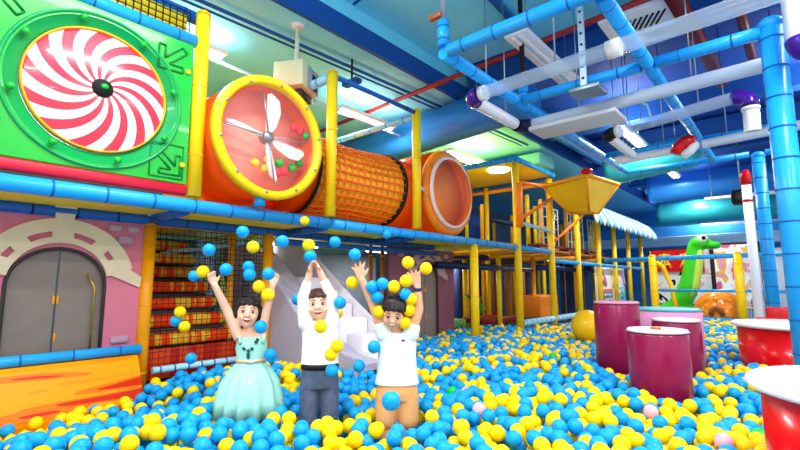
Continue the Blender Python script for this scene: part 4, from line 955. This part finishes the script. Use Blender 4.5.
def face(parent, P, s, rot, smile=1.0, down=False):
    for k in (-1, 1):
        local(MB().sphere(P(k*.031, -.0765, -.002), (.0135*s, .007*s, .0062*s), 0, 14, 10, rot).build('eye', M_EYE), parent)
        local(MB().sphere(P(k*.031, -.0822, -.003), (.0085*s, .005*s, .0062*s), 0, 12, 8, rot).build('iris', M_IRIS), parent)
        local(MB().tube([P(k*.014, -.082, .02), P(k*.031, -.084, .026), P(k*.048, -.073, .021)], .0022*s, 8).build('eyebrow', M_HAIR), parent)
        local(MB().tube([P(k*.015, -.0835, .004), P(k*.031, -.0855, .0095), P(k*.047, -.0765, .003)], .0018*s, 8).build('lash', M_IRIS), parent)
    local(MB().sphere(P(0, -.073, -.055), (.024*s, .011*s, .0115*s*smile), 0, 16, 10, rot).build('mouth', M_LIP), parent)
    local(MB().sphere(P(0, -.0785, -.0505), (.0195*s, .008*s, .0055*s), 0, 14, 8, rot).build('teeth', M_TOOTH), parent)

def hair(parent, P, s, rot, m, girl=False, fringe=True):
    b = Blob()
    b.sphere(P(0, .016, .022), (.081*s, .088*s, .084*s), 0, 24, 16, rot)
    for k in range(9):
        a = (k-4)/4.0
        b.limb([P(a*.06, -.05+.02*abs(a), .082-.02*a*a), P(a*.068+.004, -.082+.035*a*a, .052+(.006 if k % 2 else -.003)-.008*abs(a))], [.02*s, .011*s])
    if girl:
        for k in (-1, 1):
            b.limb([P(k*.072, -.02, .03), P(k*.083, -.012, -.03), P(k*.082, .005, -.085)], [.022*s, .02*s, .013*s])
            b.limb([P(k*.06, .05, .0), P(k*.065, .055, -.09)], [.04*s, .03*s])
        b.limb([P(0, .07, 0), P(0, .075, -.1)], [.05*s, .035*s])
    else:
        for k in (-1, 1): b.limb([P(k*.07, -.02, .03), P(k*.073, -.012, .0)], [.015*s, .008*s])
        b.limb([P(0, .07, 0), P(0, .065, -.04)], [.045*s, .03*s])
    o = b.build('hair', m); remesh(o, .005, 3); return local(o, parent)

# --- girl
g, L = child(249, 409, .34, 'girl in a mint green dress with both arms raised, left of two boys', M_SKIN)
S = .98
hc = L(248, 312, 0); b = Blob(); rot = Matrix.Rotation(math.radians(4), 3, 'Y') @ Matrix.Rotation(math.radians(-6), 3, 'X')
P = head(b, hc, S, rot)
shl, shr = L(238.5, 336), L(260.5, 336)
neck = (hc+Vector((0, .02, -.06)), L(249, 336)+Vector((0, .015, 0)))
b.limb(list(neck), [.034, .04])
chest = L(249, 345); waist = L(249, 361); hip = L(249, 378)
b.loft([(0, .02, chest.z+.06, .075, .05), (0, .015, chest.z+.03, .098, .062), (0, .012, chest.z-.03, .088, .06), (0, .012, waist.z, .078, .058), (0, .012, hip.z, .1, .07), (0, .012, hip.z-.05, .095, .068)])
el, hl = L(226, 308, -.02), L(214.5, 285, -.07)
er, hr = L(266.5, 309, -.02), L(272.5, 286, -.06)
b.limb([shl, el, hl], [.036, .029, .021]); b.limb([shr, er, hr], [.036, .029, .021])
hand(b, hl, L(210.5, 274, -.09)-hl, (.5, -1, .1), (1, 0, 0), .7, .6, .95)
hand(b, hr, L(276.5, 276, -.06)-hr, (-.6, -1, 0), (-1, 0, 0), .8, .6, .95)
for k in (-1, 1):
    b.limb([(k*.05, .012, hip.z-.03), (k*.05, .0, .24), (k*.05, .01, .05)], [.058, .042, .03]); b.limb([(k*.05, .01, .03), (k*.05, -.08, .025)], [.028, .024])
o = b.build('body', M_SKIN); remesh(o, .0055, 3); local(o, g)
face(g, P, S, rot, 1.1)
hair(g, P, S, rot, M_HAIR, True)
d = MB(); sg = 96; rows = []
nz = chest.z+.055; hem = L(249, 411).z-.02
prof = [(nz, .07, .055, 0), (nz-.03, .095, .068, 0), (chest.z-.02, .1, .072, 0), (waist.z+.02, .09, .07, 0), (waist.z-.01, .092, .072, .01), (waist.z-.06, .135, .11, .035), (waist.z-.14, .18, .15, .06), (waist.z-.24, .2, .175, .085), (hem, .215, .185, .1)]
vs = []
for (z, rx, ry, pl) in prof:
    for k in range(sg):
        a = 2*PI*k/sg; f = 1+pl*math.sin(a*13+.6*math.sin(a*3)); vs.append((rx*f*math.cos(a), .012+ry*f*math.sin(a), z))
d.add(vs, [(i*sg+k, (i+1)*sg+k, (i+1)*sg+(k+1) % sg, i*sg+(k+1) % sg) for i in range(len(prof)-1) for k in range(sg)])
for k in (-1, 1): d.limb([(k*.068, -.03, nz-.03), (k*.078, .0, nz+.025), (k*.07, .05, nz-.02)], [.02]*3) if hasattr(d, 'limb') else d.tube([(k*.07, -.045, nz-.04), (k*.078, -.02, nz+.01), (k*.078, .012, nz+.03), (k*.072, .05, nz-.01), (k*.06, .075, nz-.05)], .013, 8)
o = local(d.build('dress', M_MINT), g); sm = o.modifiers.new('t', 'SOLIDIFY'); sm.thickness = .004
bt = MB(); vs = []
for z in (waist.z+.014, waist.z-.004):
    for k in range(48):
        a = 2*PI*k/48; vs.append((.0965*math.cos(a), .012+.0765*math.sin(a), z))
bt.add(vs, [(k, 48+k, 48+(k+1) % 48, (k+1) % 48) for k in range(48)]); o = local(bt.build('belt', mat('belt_peach', '#F0B48C', .5)), g)
sm = o.modifiers.new('t', 'SOLIDIFY'); sm.thickness = .006
def on_torso(px, py, rx, ry, lift=.004):
    p = L(px, py); x = max(-rx*.95, min(rx*.95, p.x)); return Vector((x, .012-ry*math.sqrt(1-(x/rx)**2)-lift, p.z))
bd_ = MB()
for (px, py) in ((238.5, 339), (240, 342), (244, 347.5), (248.5, 349.5), (252, 347.5), (256, 341), (257.5, 338.5), (248.3, 355.5), (248.3, 353)):
    c = on_torso(px, py, .1, .072); bd_.rbox(c, (.022, .012, .018), .004, 0, Matrix.Rotation(.785, 3, 'Y'))
local(bd_.build('dark_bead_motif', mat('bead_green', '#0F5A48', .3)), g)
bo = MB()
for i in range(3): bo.sphere((0, -.062-.004*i-.05*i/2, waist.z-.035-.04*i), (.012, .008, .012), 0, 10, 8)
bo.tube([(-.03, -.075, waist.z+.012), (0, -.072, waist.z+.004), (.03, -.075, waist.z+.012)], .006, 8)
local(bo.build('bow_and_buttons', M_WHITE), g)

# --- boy in white top
g, L = child(319, 411, .34, 'boy in white long sleeved top and jeans, both hands joined over his head', M_SKIN)
S = .99
hc = L(318, 304, 0); b = Blob(); rot = Matrix.Rotation(math.radians(-2), 3, 'Y') @ Matrix.Rotation(math.radians(-4), 3, 'X')
P = head(b, hc, S, rot)
chest = L(319.5, 332); waist = L(319.5, 360); hip = L(319.5, 376)
shl, shr = L(306, 323), L(332, 323)
b.limb([hc+Vector((0, .02, -.06)), Vector((0, .015, chest.z+.05))], [.036, .042])
b.loft([(0, .02, chest.z+.06, .08, .05), (0, .015, chest.z+.02, .11, .065), (0, .012, chest.z-.06, .1, .065), (0, .012, waist.z, .095, .065), (0, .012, hip.z, .105, .075), (0, .012, hip.z-.05, .1, .07)])
el, hl = L(303.5, 298, -.03), L(309.5, 273, -.07)
er, hr = L(331.5, 298, -.03), L(319.5, 271, -.07)
b.limb([shl, el, hl], [.038, .031, .021]); b.limb([shr, er, hr], [.038, .031, .021])
hand(b, hl, L(311.5, 262, -.09)-hl, (.9, -.4, 0), (0, -1, 0), .8, .5, .95)
hand(b, hr, L(315, 261, -.09)-hr, (-.9, -.4, 0), (0, -1, 0), .8, .5, .95)
for k in (-1, 1):
    b.limb([(k*.055, .012, hip.z-.03), (k*.06, -.005, .3), (k*.06, .01, .05)], [.06, .045, .032]); b.limb([(k*.06, .01, .03), (k*.06, -.09, .025)], [.03, .026])
o = b.build('body', M_SKIN); remesh(o, .0055, 3); local(o, g)
face(g, P, S, rot, 1.0)
hair(g, P, S, rot, M_HAIRB)
t_ = Blob(); hemz = L(319.5, 365).z
t_.loft([(0, .02, chest.z+.075, .062, .05), (0, .018, chest.z+.055, .1, .065), (0, .015, chest.z+.02, .123, .078), (0, .012, chest.z-.06, .118, .08), (0, .012, waist.z, .12, .082), (0, .012, hemz, .124, .086)])
for (s0, e0, h0) in ((shl, el, hl), (shr, er, hr)):
    m_ = e0+(h0-e0)*.6; t_.limb([s0, s0+(e0-s0)*.5, e0, m_], [.052, .047, .041, .03])
o = t_.build('long_sleeved_top', M_TEE); remesh(o, .006, 5); local(o, g)
j = Blob()
j.loft([(0, .012, hemz+.02, .112, .08), (0, .012, hip.z-.02, .122, .086), (0, .012, hip.z-.07, .12, .084)])
for k in (-1, 1): j.limb([(k*.058, .012, hip.z-.05), (k*.066, -.005, .3), (k*.066, .01, .1)], [.068, .058, .05])
o = j.build('jeans', M_DENIM); remesh(o, .006, 4); local(o, g)
b2 = MB(); vs = []
for z in (hemz+.012, hemz-.022):
    for k in range(48):
        a = 2*PI*k/48; vs.append((.121*math.cos(a), .012+.0875*math.sin(a), z))
b2.add(vs, [(k, 48+k, 48+(k+1) % 48, (k+1) % 48) for k in range(48)])
o = local(b2.build('dark_waistband', M_BLACK), g); sm = o.modifiers.new('t', 'SOLIDIFY'); sm.thickness = .005

# --- boy in pale tee
g, L = child(398, 413, .34, 'boy in pale top and tan shorts, arms raised, face lowered behind flying balls', M_SKIN2)
S = 1.0
hc = L(393.5, 312, -.03); b = Blob(); rot = Matrix.Rotation(math.radians(6), 3, 'Y') @ Matrix.Rotation(math.radians(20), 3, 'X')
P = head(b, hc, S, rot)
chest = L(397, 346); waist = L(397.5, 374); hip = L(398, 388); cx = chest.x
shl, shr = L(384.5, 334), L(410.5, 334)
b.limb([hc+Vector((0, .03, -.06)), Vector((cx, .015, chest.z+.06))], [.036, .044])
b.loft([(cx, .02, chest.z+.06, .085, .05), (cx, .015, chest.z+.02, .115, .068), (cx, .012, chest.z-.06, .105, .066), (cx, .012, waist.z, .1, .066), (cx, .012, hip.z, .11, .078), (cx, .012, hip.z-.06, .105, .072)])
el, hl = L(373, 304, -.02), L(361.5, 279, -.06)
er, hr = L(418.5, 309, -.02), L(417.5, 286, -.06)
b.limb([shl, el, hl], [.04, .033, .022]); b.limb([shr, er, hr], [.04, .033, .022])
hand(b, hl, L(358, 266, -.08)-hl, (.2, -1, .1), (1, 0, 0), .25, 1.9, 1.12)
hand(b, hr, L(414.5, 273, -.08)-hr, (-.2, -1, .1), (-1, 0, 0), .35, 1.5, 1.12)
for k in (-1, 1):
    b.limb([(cx+k*.058, .012, hip.z-.03), (cx+k*.062, -.005, .3), (cx+k*.062, .01, .05)], [.062, .047, .033]); b.limb([(cx+k*.062, .01, .03), (cx+k*.062, -.09, .025)], [.03, .026])
o = b.build('body', M_SKIN2); remesh(o, .0055, 3); local(o, g)
face(g, P, S, rot, .8)
hair(g, P, S*1.06, rot, M_HAIR)
t_ = Blob(); hemz = L(398, 384).z
t_.loft([(cx, .02, chest.z+.085, .07, .052), (cx, .018, chest.z+.06, .112, .068), (cx, .015, chest.z+.02, .127, .08), (cx, .012, chest.z-.06, .122, .082), (cx, .012, waist.z, .13, .086), (cx, .012, hemz, .142, .094)])
for s0, e0 in ((shl, el), (shr, er)): t_.limb([s0, s0+(e0-s0)*.22], [.056, .052])
o = t_.build('sleeveless_top', M_TEEB); remesh(o, .006, 5); local(o, g)
local(MB().rbox(Vector((L(403, 339).x, -.075, L(403, 339).z)), (.022, .008, .014), .003).build('chest_badge', mat('badge_grey', '#4A5A66', .5)), g)
j = Blob(); j.loft([(cx, .012, hemz+.03, .118, .082), (cx, .012, hip.z-.02, .134, .09), (cx, .012, hip.z-.07, .13, .086)])
for k in (-1, 1): j.limb([(cx+k*.064, .012, hip.z-.05), (cx+k*.07, -.002, .3)], [.074, .066])
o = j.build('shorts', M_TAN); remesh(o, .006, 4); local(o, g)
w = hr+(er-hr)*.12; dv = (er-hr).normalized()
local(MB().tube([w-dv*.01, w+dv*.012], .0265, 16).build('wristband', mat('navy_band', '#22305A', .4)), g)
KIDS = [o for o in SC.objects if o.name.startswith('person')]

# ------------------------------------------------------------------ balls in the air
CN = {'b': 'blue', 'y': 'yellow'}
AIR = [
    ('b', 242.7, 232, 'blue ball in front of the pale handrail above the girl'), ('b', 282.5, 241.5, 'blue ball in the air just left of the slide top'),
    ('y', 308.8, 245.4, 'yellow ball directly above the ball in the white topped boy hands'), ('b', 310.2, 256.5, 'blue ball at the fingertips of the boy in the white top'),
    ('b', 209, 250, 'blue ball highest above the girl raised left hand by the stairs'), ('y', 253, 247, 'yellow ball high above the girl head, by the safety net'),
    ('b', 226, 269.5, 'blue ball between the girl raised hand and the net'), ('b', 248.4, 266.8, 'blue ball half behind another blue ball above the girl'),
    ('b', 249.6, 274.7, 'blue ball straight above the girl hair, the lower of two'), ('y', 203, 271.7, 'yellow ball touching a blue one left of the girl raised hand'),
    ('b', 194, 276, 'blue ball left of the yellow one near the girl raised hand'), ('b', 268.5, 274, 'blue ball at the girl right raised hand'),
    ('y', 259, 286.6, 'yellow ball between the girl head and her right hand'), ('y', 268, 295, 'yellow ball in front of the girl right forearm'),
    ('b', 297.5, 299.6, 'blue ball half behind the white topped boy sleeve'), ('b', 335, 242, 'blue ball in the air over the slide edge under the deck rail'),
    ('b', 354.8, 254.7, 'blue ball just above the spread fingers of the pale topped boy'), ('y', 352, 282.7, 'yellow ball below the spread hand of the pale topped boy'),
    ('b', 372, 287, 'blue ball left of the pale topped boy head'), ('b', 382.5, 284, 'blue ball above the pale topped boy hair'),
    ('b', 377, 297, 'blue ball at the pale topped boy temple, below two others'), ('y', 394, 286.7, 'yellow ball on top of the pale topped boy hair'),
    ('b', 340, 302.7, 'blue ball in the air right of the white topped boy head'), ('y', 337.5, 313, 'yellow ball half behind the white topped boy shoulder'),
    ('y', 320.7, 326.7, 'golden yellow ball in front of the white top chest'), ('y', 379.3, 311.5, 'yellow ball in front of the pale topped boy cheek'),
    ('b', 260.7, 327, 'blue ball in front of the girl right shoulder'), ('y', 304.7, 221, 'yellow ball against the deck rail under the fan drum'),
    ('b', 387, 234.7, 'blue ball in the shade under the deck right of centre'), ('y', 337, 346, 'yellow ball at the side of the white top, upper of two'),
    ('y', 331, 354.5, 'yellow ball overlapping the hem of the white top'), ('b', 332, 370.5, 'blue ball in front of the jeans pocket'),
    ('b', 270, 354.5, 'blue ball beside the girl waist'), ('b', 374, 347, 'blue ball beside the pale topped boy ribs'),
    ('b', 359, 366, 'blue ball in front of the slide foot between the boys'), ('y', 408, 262.7, 'yellow ball above the pale topped boy right hand'),
    ('y', 426, 268.5, 'yellow ball right of the pale topped boy right hand'), ('y', 406, 281, 'yellow ball beside the pale topped boy right wrist'),
    ('b', 405.5, 294.5, 'blue ball right of the pale topped boy hair'), ('y', 411, 299, 'yellow ball half behind the blue one by the boy right arm'),
    ('y', 409, 310, 'yellow ball at the pale topped boy ear'), ('y', 404.7, 322.7, 'yellow ball in front of the pale topped boy chin'),
    ('y', 180, 312, 'yellow ball in front of the stairs, topmost of three'), ('b', 176, 321, 'blue ball in front of the stairs, touching two yellow ones'),
    ('y', 184.5, 326.7, 'yellow ball in front of the stairs, lowest of three'), ('b', 191, 358.5, 'blue ball in front of the red stair panel'),
    ('b', 391, 401, 'big looking royal blue ball thrown in front of the tan shorts')]
for (c, px, py, lb) in AIR:
    D = 2.92
    if px < 196: D = 3.3
    if px == 391: D = 2.1
    if px in (304.7,): D = 3.9
    if px == 387: D = 4.2
    if px in (297.5, 337.5): D = 3.2
    if px in (248.4, 335): D = 3.15
    if px in (320.7, 260.7, 268, 331, 337, 332): D = 2.78
    if px in (268.5, 310.2): D = 2.9
    if px > 365 and px < 430 and py > 270: D = 2.86 if px not in (391, 387) else D
    ball(CN[c], at_depth(px, py, D), lb, None, .0405 if px != 391 else .044)
ball('blue', at_depth(2, 296, 4.3), 'pale blue ball against the pink wall at the left photo edge', None, .05)
ball('yellow', at_depth(3, 389, 3.35), 'yellow ball on the orange ledge at the left photo edge', None, .04)

# ------------------------------------------------------------------ the ball pit
R0 = .0435
rng = random.Random(11)
OBST = [(o.location.x, o.location.y, .17) for o in KIDS]
OBST[0] = (OBST[0][0], OBST[0][1], .215); OBST.append((-4.25, 6.95, .2))
OBST += [(-1.40, 4.92, .24), (-.835, 3.96, .215), (-.9, 5.05, .21), (-1.12, 5.8, .345), (.30, 2.62, .455), (0, 6.1, .525), (.02, 4.6, .09), (-2.3, 6.75, .22), (-.29, 9.03, .09), (-.47, 8.95, .07), (-.22, 7.9, .2), (-.38, 7.9, .14),
         (FX, 6.02, .07), (FX, 7.5, .07), (FX, 9.0, .07), (FX, 10.5, .07), (-2.52, 12, .09), (-.9, 12, .09)]
def surf(x, y):
    s = .345+.022*math.sin(2.1*x+1.3*y)+.018*math.sin(3.7*x-2.2*y+1)+.012*math.sin(6.1*x+5.3*y)
    if y < 1.9 and x < -2.9: s -= .13*min(1, (-2.9-x)/.7)*min(1, (1.9-y)/.4)
    return s
def inside(x, y):
    if y > 11.85 or y < .25: return False
    lo = -4.1 if y < 1.6 else (-4.35 if y < 2.86 else (-3.02 if y < 3.8 else (-3.42 if y < 4.5 else (-4.45 if y < 7.4 else -3.6))))
    if x < lo or x > .32: return False
    for (ox, oy, r) in OBST:
        if (x-ox)**2+(y-oy)**2 < (r+R0+.004)**2: return False
    return True
def infr(x, y):
    u, v, D = proj((x, y, .34))
    return D > .8 and -50 < u < 850 and v < 500
low = []; top = []
st = .0885
grid = {}
def gadd(p): grid.setdefault((int(math.floor(p[0]/.11)), int(math.floor(p[1]/.11))), []).append(p)
for layer in range(2):
    z = R0+.002+layer*.0725; offx, offy = (0, 0) if layer % 2 == 0 else (st/2, st*.29)
    j = 0; y = .2
    while y < 11.9:
        x = -4.5+offx+(st/2 if j % 2 else 0)
        while x < .4:
            if infr(x, y) and inside(x, y+offy):
                p = (x, y+offy, z); low.append(p)
                if layer == 1: gadd(p)
            x += st
        y += st*.866; j += 1
def settle(x, y):
    z = R0; gi, gj = int(math.floor(x/.11)), int(math.floor(y/.11))
    for a in (gi-1, gi, gi+1):
        for b_ in (gj-1, gj, gj+1):
            for q in grid.get((a, b_), ()):
                d2 = (x-q[0])**2+(y-q[1])**2
                if d2 < .00785:
                    zz = q[2]+math.sqrt(.00785-d2)
                    if zz > z: z = zz
    return z
area_pts = []
for i in range(200000):
    x, y = rng.uniform(-4.45, .3), .3+11.5*rng.random()
    if infr(x, y) and inside(x, y): area_pts.append((x, y))
    if len(area_pts) > 42000: break
for (x, y) in area_pts:
    best = None
    for k in range(6):
        xx, yy = x+rng.uniform(-.06, .06), y+rng.uniform(-.06, .06)
        if not inside(xx, yy): continue
        z = settle(xx, yy)
        if best is None or z < best[2]: best = (xx, yy, z)
    if best and best[2] <= surf(best[0], best[1]):
        gadd(best); top.append(best)
def colour_of(x, y):
    v = rng.random(); w = .42+.1*math.sin(2.3*x-1.1*y)+.06*math.sin(5*x+3*y)
    if x < -2.7 and y < 2.2: w -= .1
    if v < .014: return 'pink' if x > -2.3 else 'yellow'
    if v < .026: return 'green'
    return 'yellow' if v < w else 'blue'
cols = [colour_of(p[0], p[1]) for p in top]
# which pit balls show largest: z-buffer of discs
W_, H_ = 800, 450
buf = np.full((H_, W_), -1, int); zb = np.full((H_, W_), 1e9)
order = []
for i, p in enumerate(top):
    u, v, D = proj(p)
    if -10 < u < 810 and v < 470: order.append((D, i, u, v))
for (D, i, u, v) in order:
    r = F*R0/D; x0, x1, y0, y1 = max(0, int(u-r)), min(W_-1, int(u+r)+1), max(0, int(v-r)), min(H_-1, int(v+r)+1)
    if x1 < x0 or y1 < y0: continue
    yy, xx = np.mgrid[y0:y1+1, x0:x1+1]; d2 = ((xx-u)**2+(yy-v)**2)/(r*r)
    zz = D-R0*np.sqrt(np.maximum(0, 1-d2)); sl = (slice(y0, y1+1), slice(x0, x1+1))
    m = (d2 < 1) & (zz < zb[sl]); zb[sl][m] = zz[m]; buf[sl][m] = i
cnt = np.bincount(buf[buf >= 0], minlength=len(top))
big = set(int(i) for i in np.argsort(-cnt)[:300])
ZONES = [(0, 150, 'by the orange ledge'), (150, 230, 'left of the girl'), (230, 300, 'below the girl dress'), (300, 370, 'below the boy in jeans'),
         (370, 450, 'below the boy in shorts'), (450, 560, 'right of the boys'), (560, 680, 'below the maroon stools'), (680, 801, 'left of the near red table')]
seen = {}
info = []
for i in sorted(big):
    u, v, D = proj(top[i]); z = next((q[2] for q in ZONES if q[0] <= max(0, min(800, u)) < q[1]), ZONES[-1][2]); info.append((i, u, v, z))
rare = [q for q in info if cols[q[0]] in ('pink', 'green')]
for q in rare: seen[(cols[q[0]], q[3])] = seen.get((cols[q[0]], q[3]), 0)+1
rank = {}
for key in seen:
    for n_, q in enumerate(sorted([q for q in rare if (cols[q[0]], q[3]) == key], key=lambda q: q[1])): rank[q[0]] = (n_, seen[key])
ORD = ['leftmost', 'second from left', 'third from left', 'fourth from left', 'fifth from left', 'sixth from left', 'seventh from left']
for (i, u, v, zone) in info:
    c = cols[i]
    if c in ('pink', 'green'):
        n_, tot = rank[i]
        lb = '%s ball %s' % ('pale pink' if c == 'pink' else 'green', zone)+('' if tot == 1 else ', %s of that colour there' % ORD[min(n_, 6)])
        ball(c, top[i], lb, None, R0)
    else:
        row = 'at the bottom photo edge' if v > 436 else ('in the second rows' if v > 418 else 'behind the front rows')
        lb = '%s plastic ball %s, %s' % (c, zone, row)
        ball(c, top[i], lb, '%s pit balls %s, %s' % (c, zone, row), R0)
# the rest of the pit
V = []; Fc = []; MI = []; nV = 0
CI = {'blue': 0, 'yellow': 1, 'green': 2, 'pink': 3}
v1, f1 = ico(1); v2, f2 = ico(2); v3, f3 = ico(3)
for p in low:
    V.append(v1*R0*.97+np.array(p)); Fc.append(f1+nV); MI.append(np.full(len(f1), rng.randint(0, 1))); nV += len(v1)
for i, p in enumerate(top):
    if i in big: continue
    D = proj(p)[2]; vv, ff = (v3, f3) if D < 4.5 and cnt[i] > 0 else (v2, f2)
    V.append(vv*R0+np.array(p)); Fc.append(ff+nV); MI.append(np.full(len(ff), CI[cols[i]])); nV += len(vv)
V = np.concatenate(V); Fc = np.concatenate(Fc); MI = np.concatenate(MI)
me = bpy.data.meshes.new('pit_balls'); me.vertices.add(len(V)); me.vertices.foreach_set('co', V.ravel().astype(np.float32))
me.loops.add(len(Fc)*3); me.loops.foreach_set('vertex_index', Fc.ravel().astype(np.int32)); me.polygons.add(len(Fc))
me.polygons.foreach_set('loop_start', np.arange(0, len(Fc)*3, 3, dtype=np.int32)); me.polygons.foreach_set('material_index', MI.astype(np.int32))
me.polygons.foreach_set('use_smooth', np.ones(len(Fc), bool)); me.update(calc_edges=True)
for c in ('blue', 'yellow', 'green', 'pink'): me.materials.append(C_BALL[c])
o = bpy.data.objects.new('pit_balls', me); COL.objects.link(o); o['kind'] = 'stuff'
tag(o, 'sea of blue and yellow plastic balls filling the pit behind the nearest ones', 'balls')
print('balls', len(low), len(top))

# ------------------------------------------------------------------ light
wd = bpy.data.worlds.new('world'); SC.world = wd; wd.use_nodes = True
bg = wd.node_tree.nodes['Background']; bg.inputs[0].default_value = (1, .985, .97, 1); bg.inputs[1].default_value = 0.72
vs_ = SC.view_settings; vs_.view_transform = 'Standard'; vs_.look = 'None'; vs_.gamma = 1; vs_.use_curve_mapping = False; vs_.exposure = 0.58
SC.cycles.max_bounces = 8; SC.cycles.transparent_max_bounces = 16; SC.cycles.caustics_reflective = False; SC.cycles.caustics_refractive = False
SC.cycles.use_denoising = True; SC.cycles.sample_clamp_indirect = 6
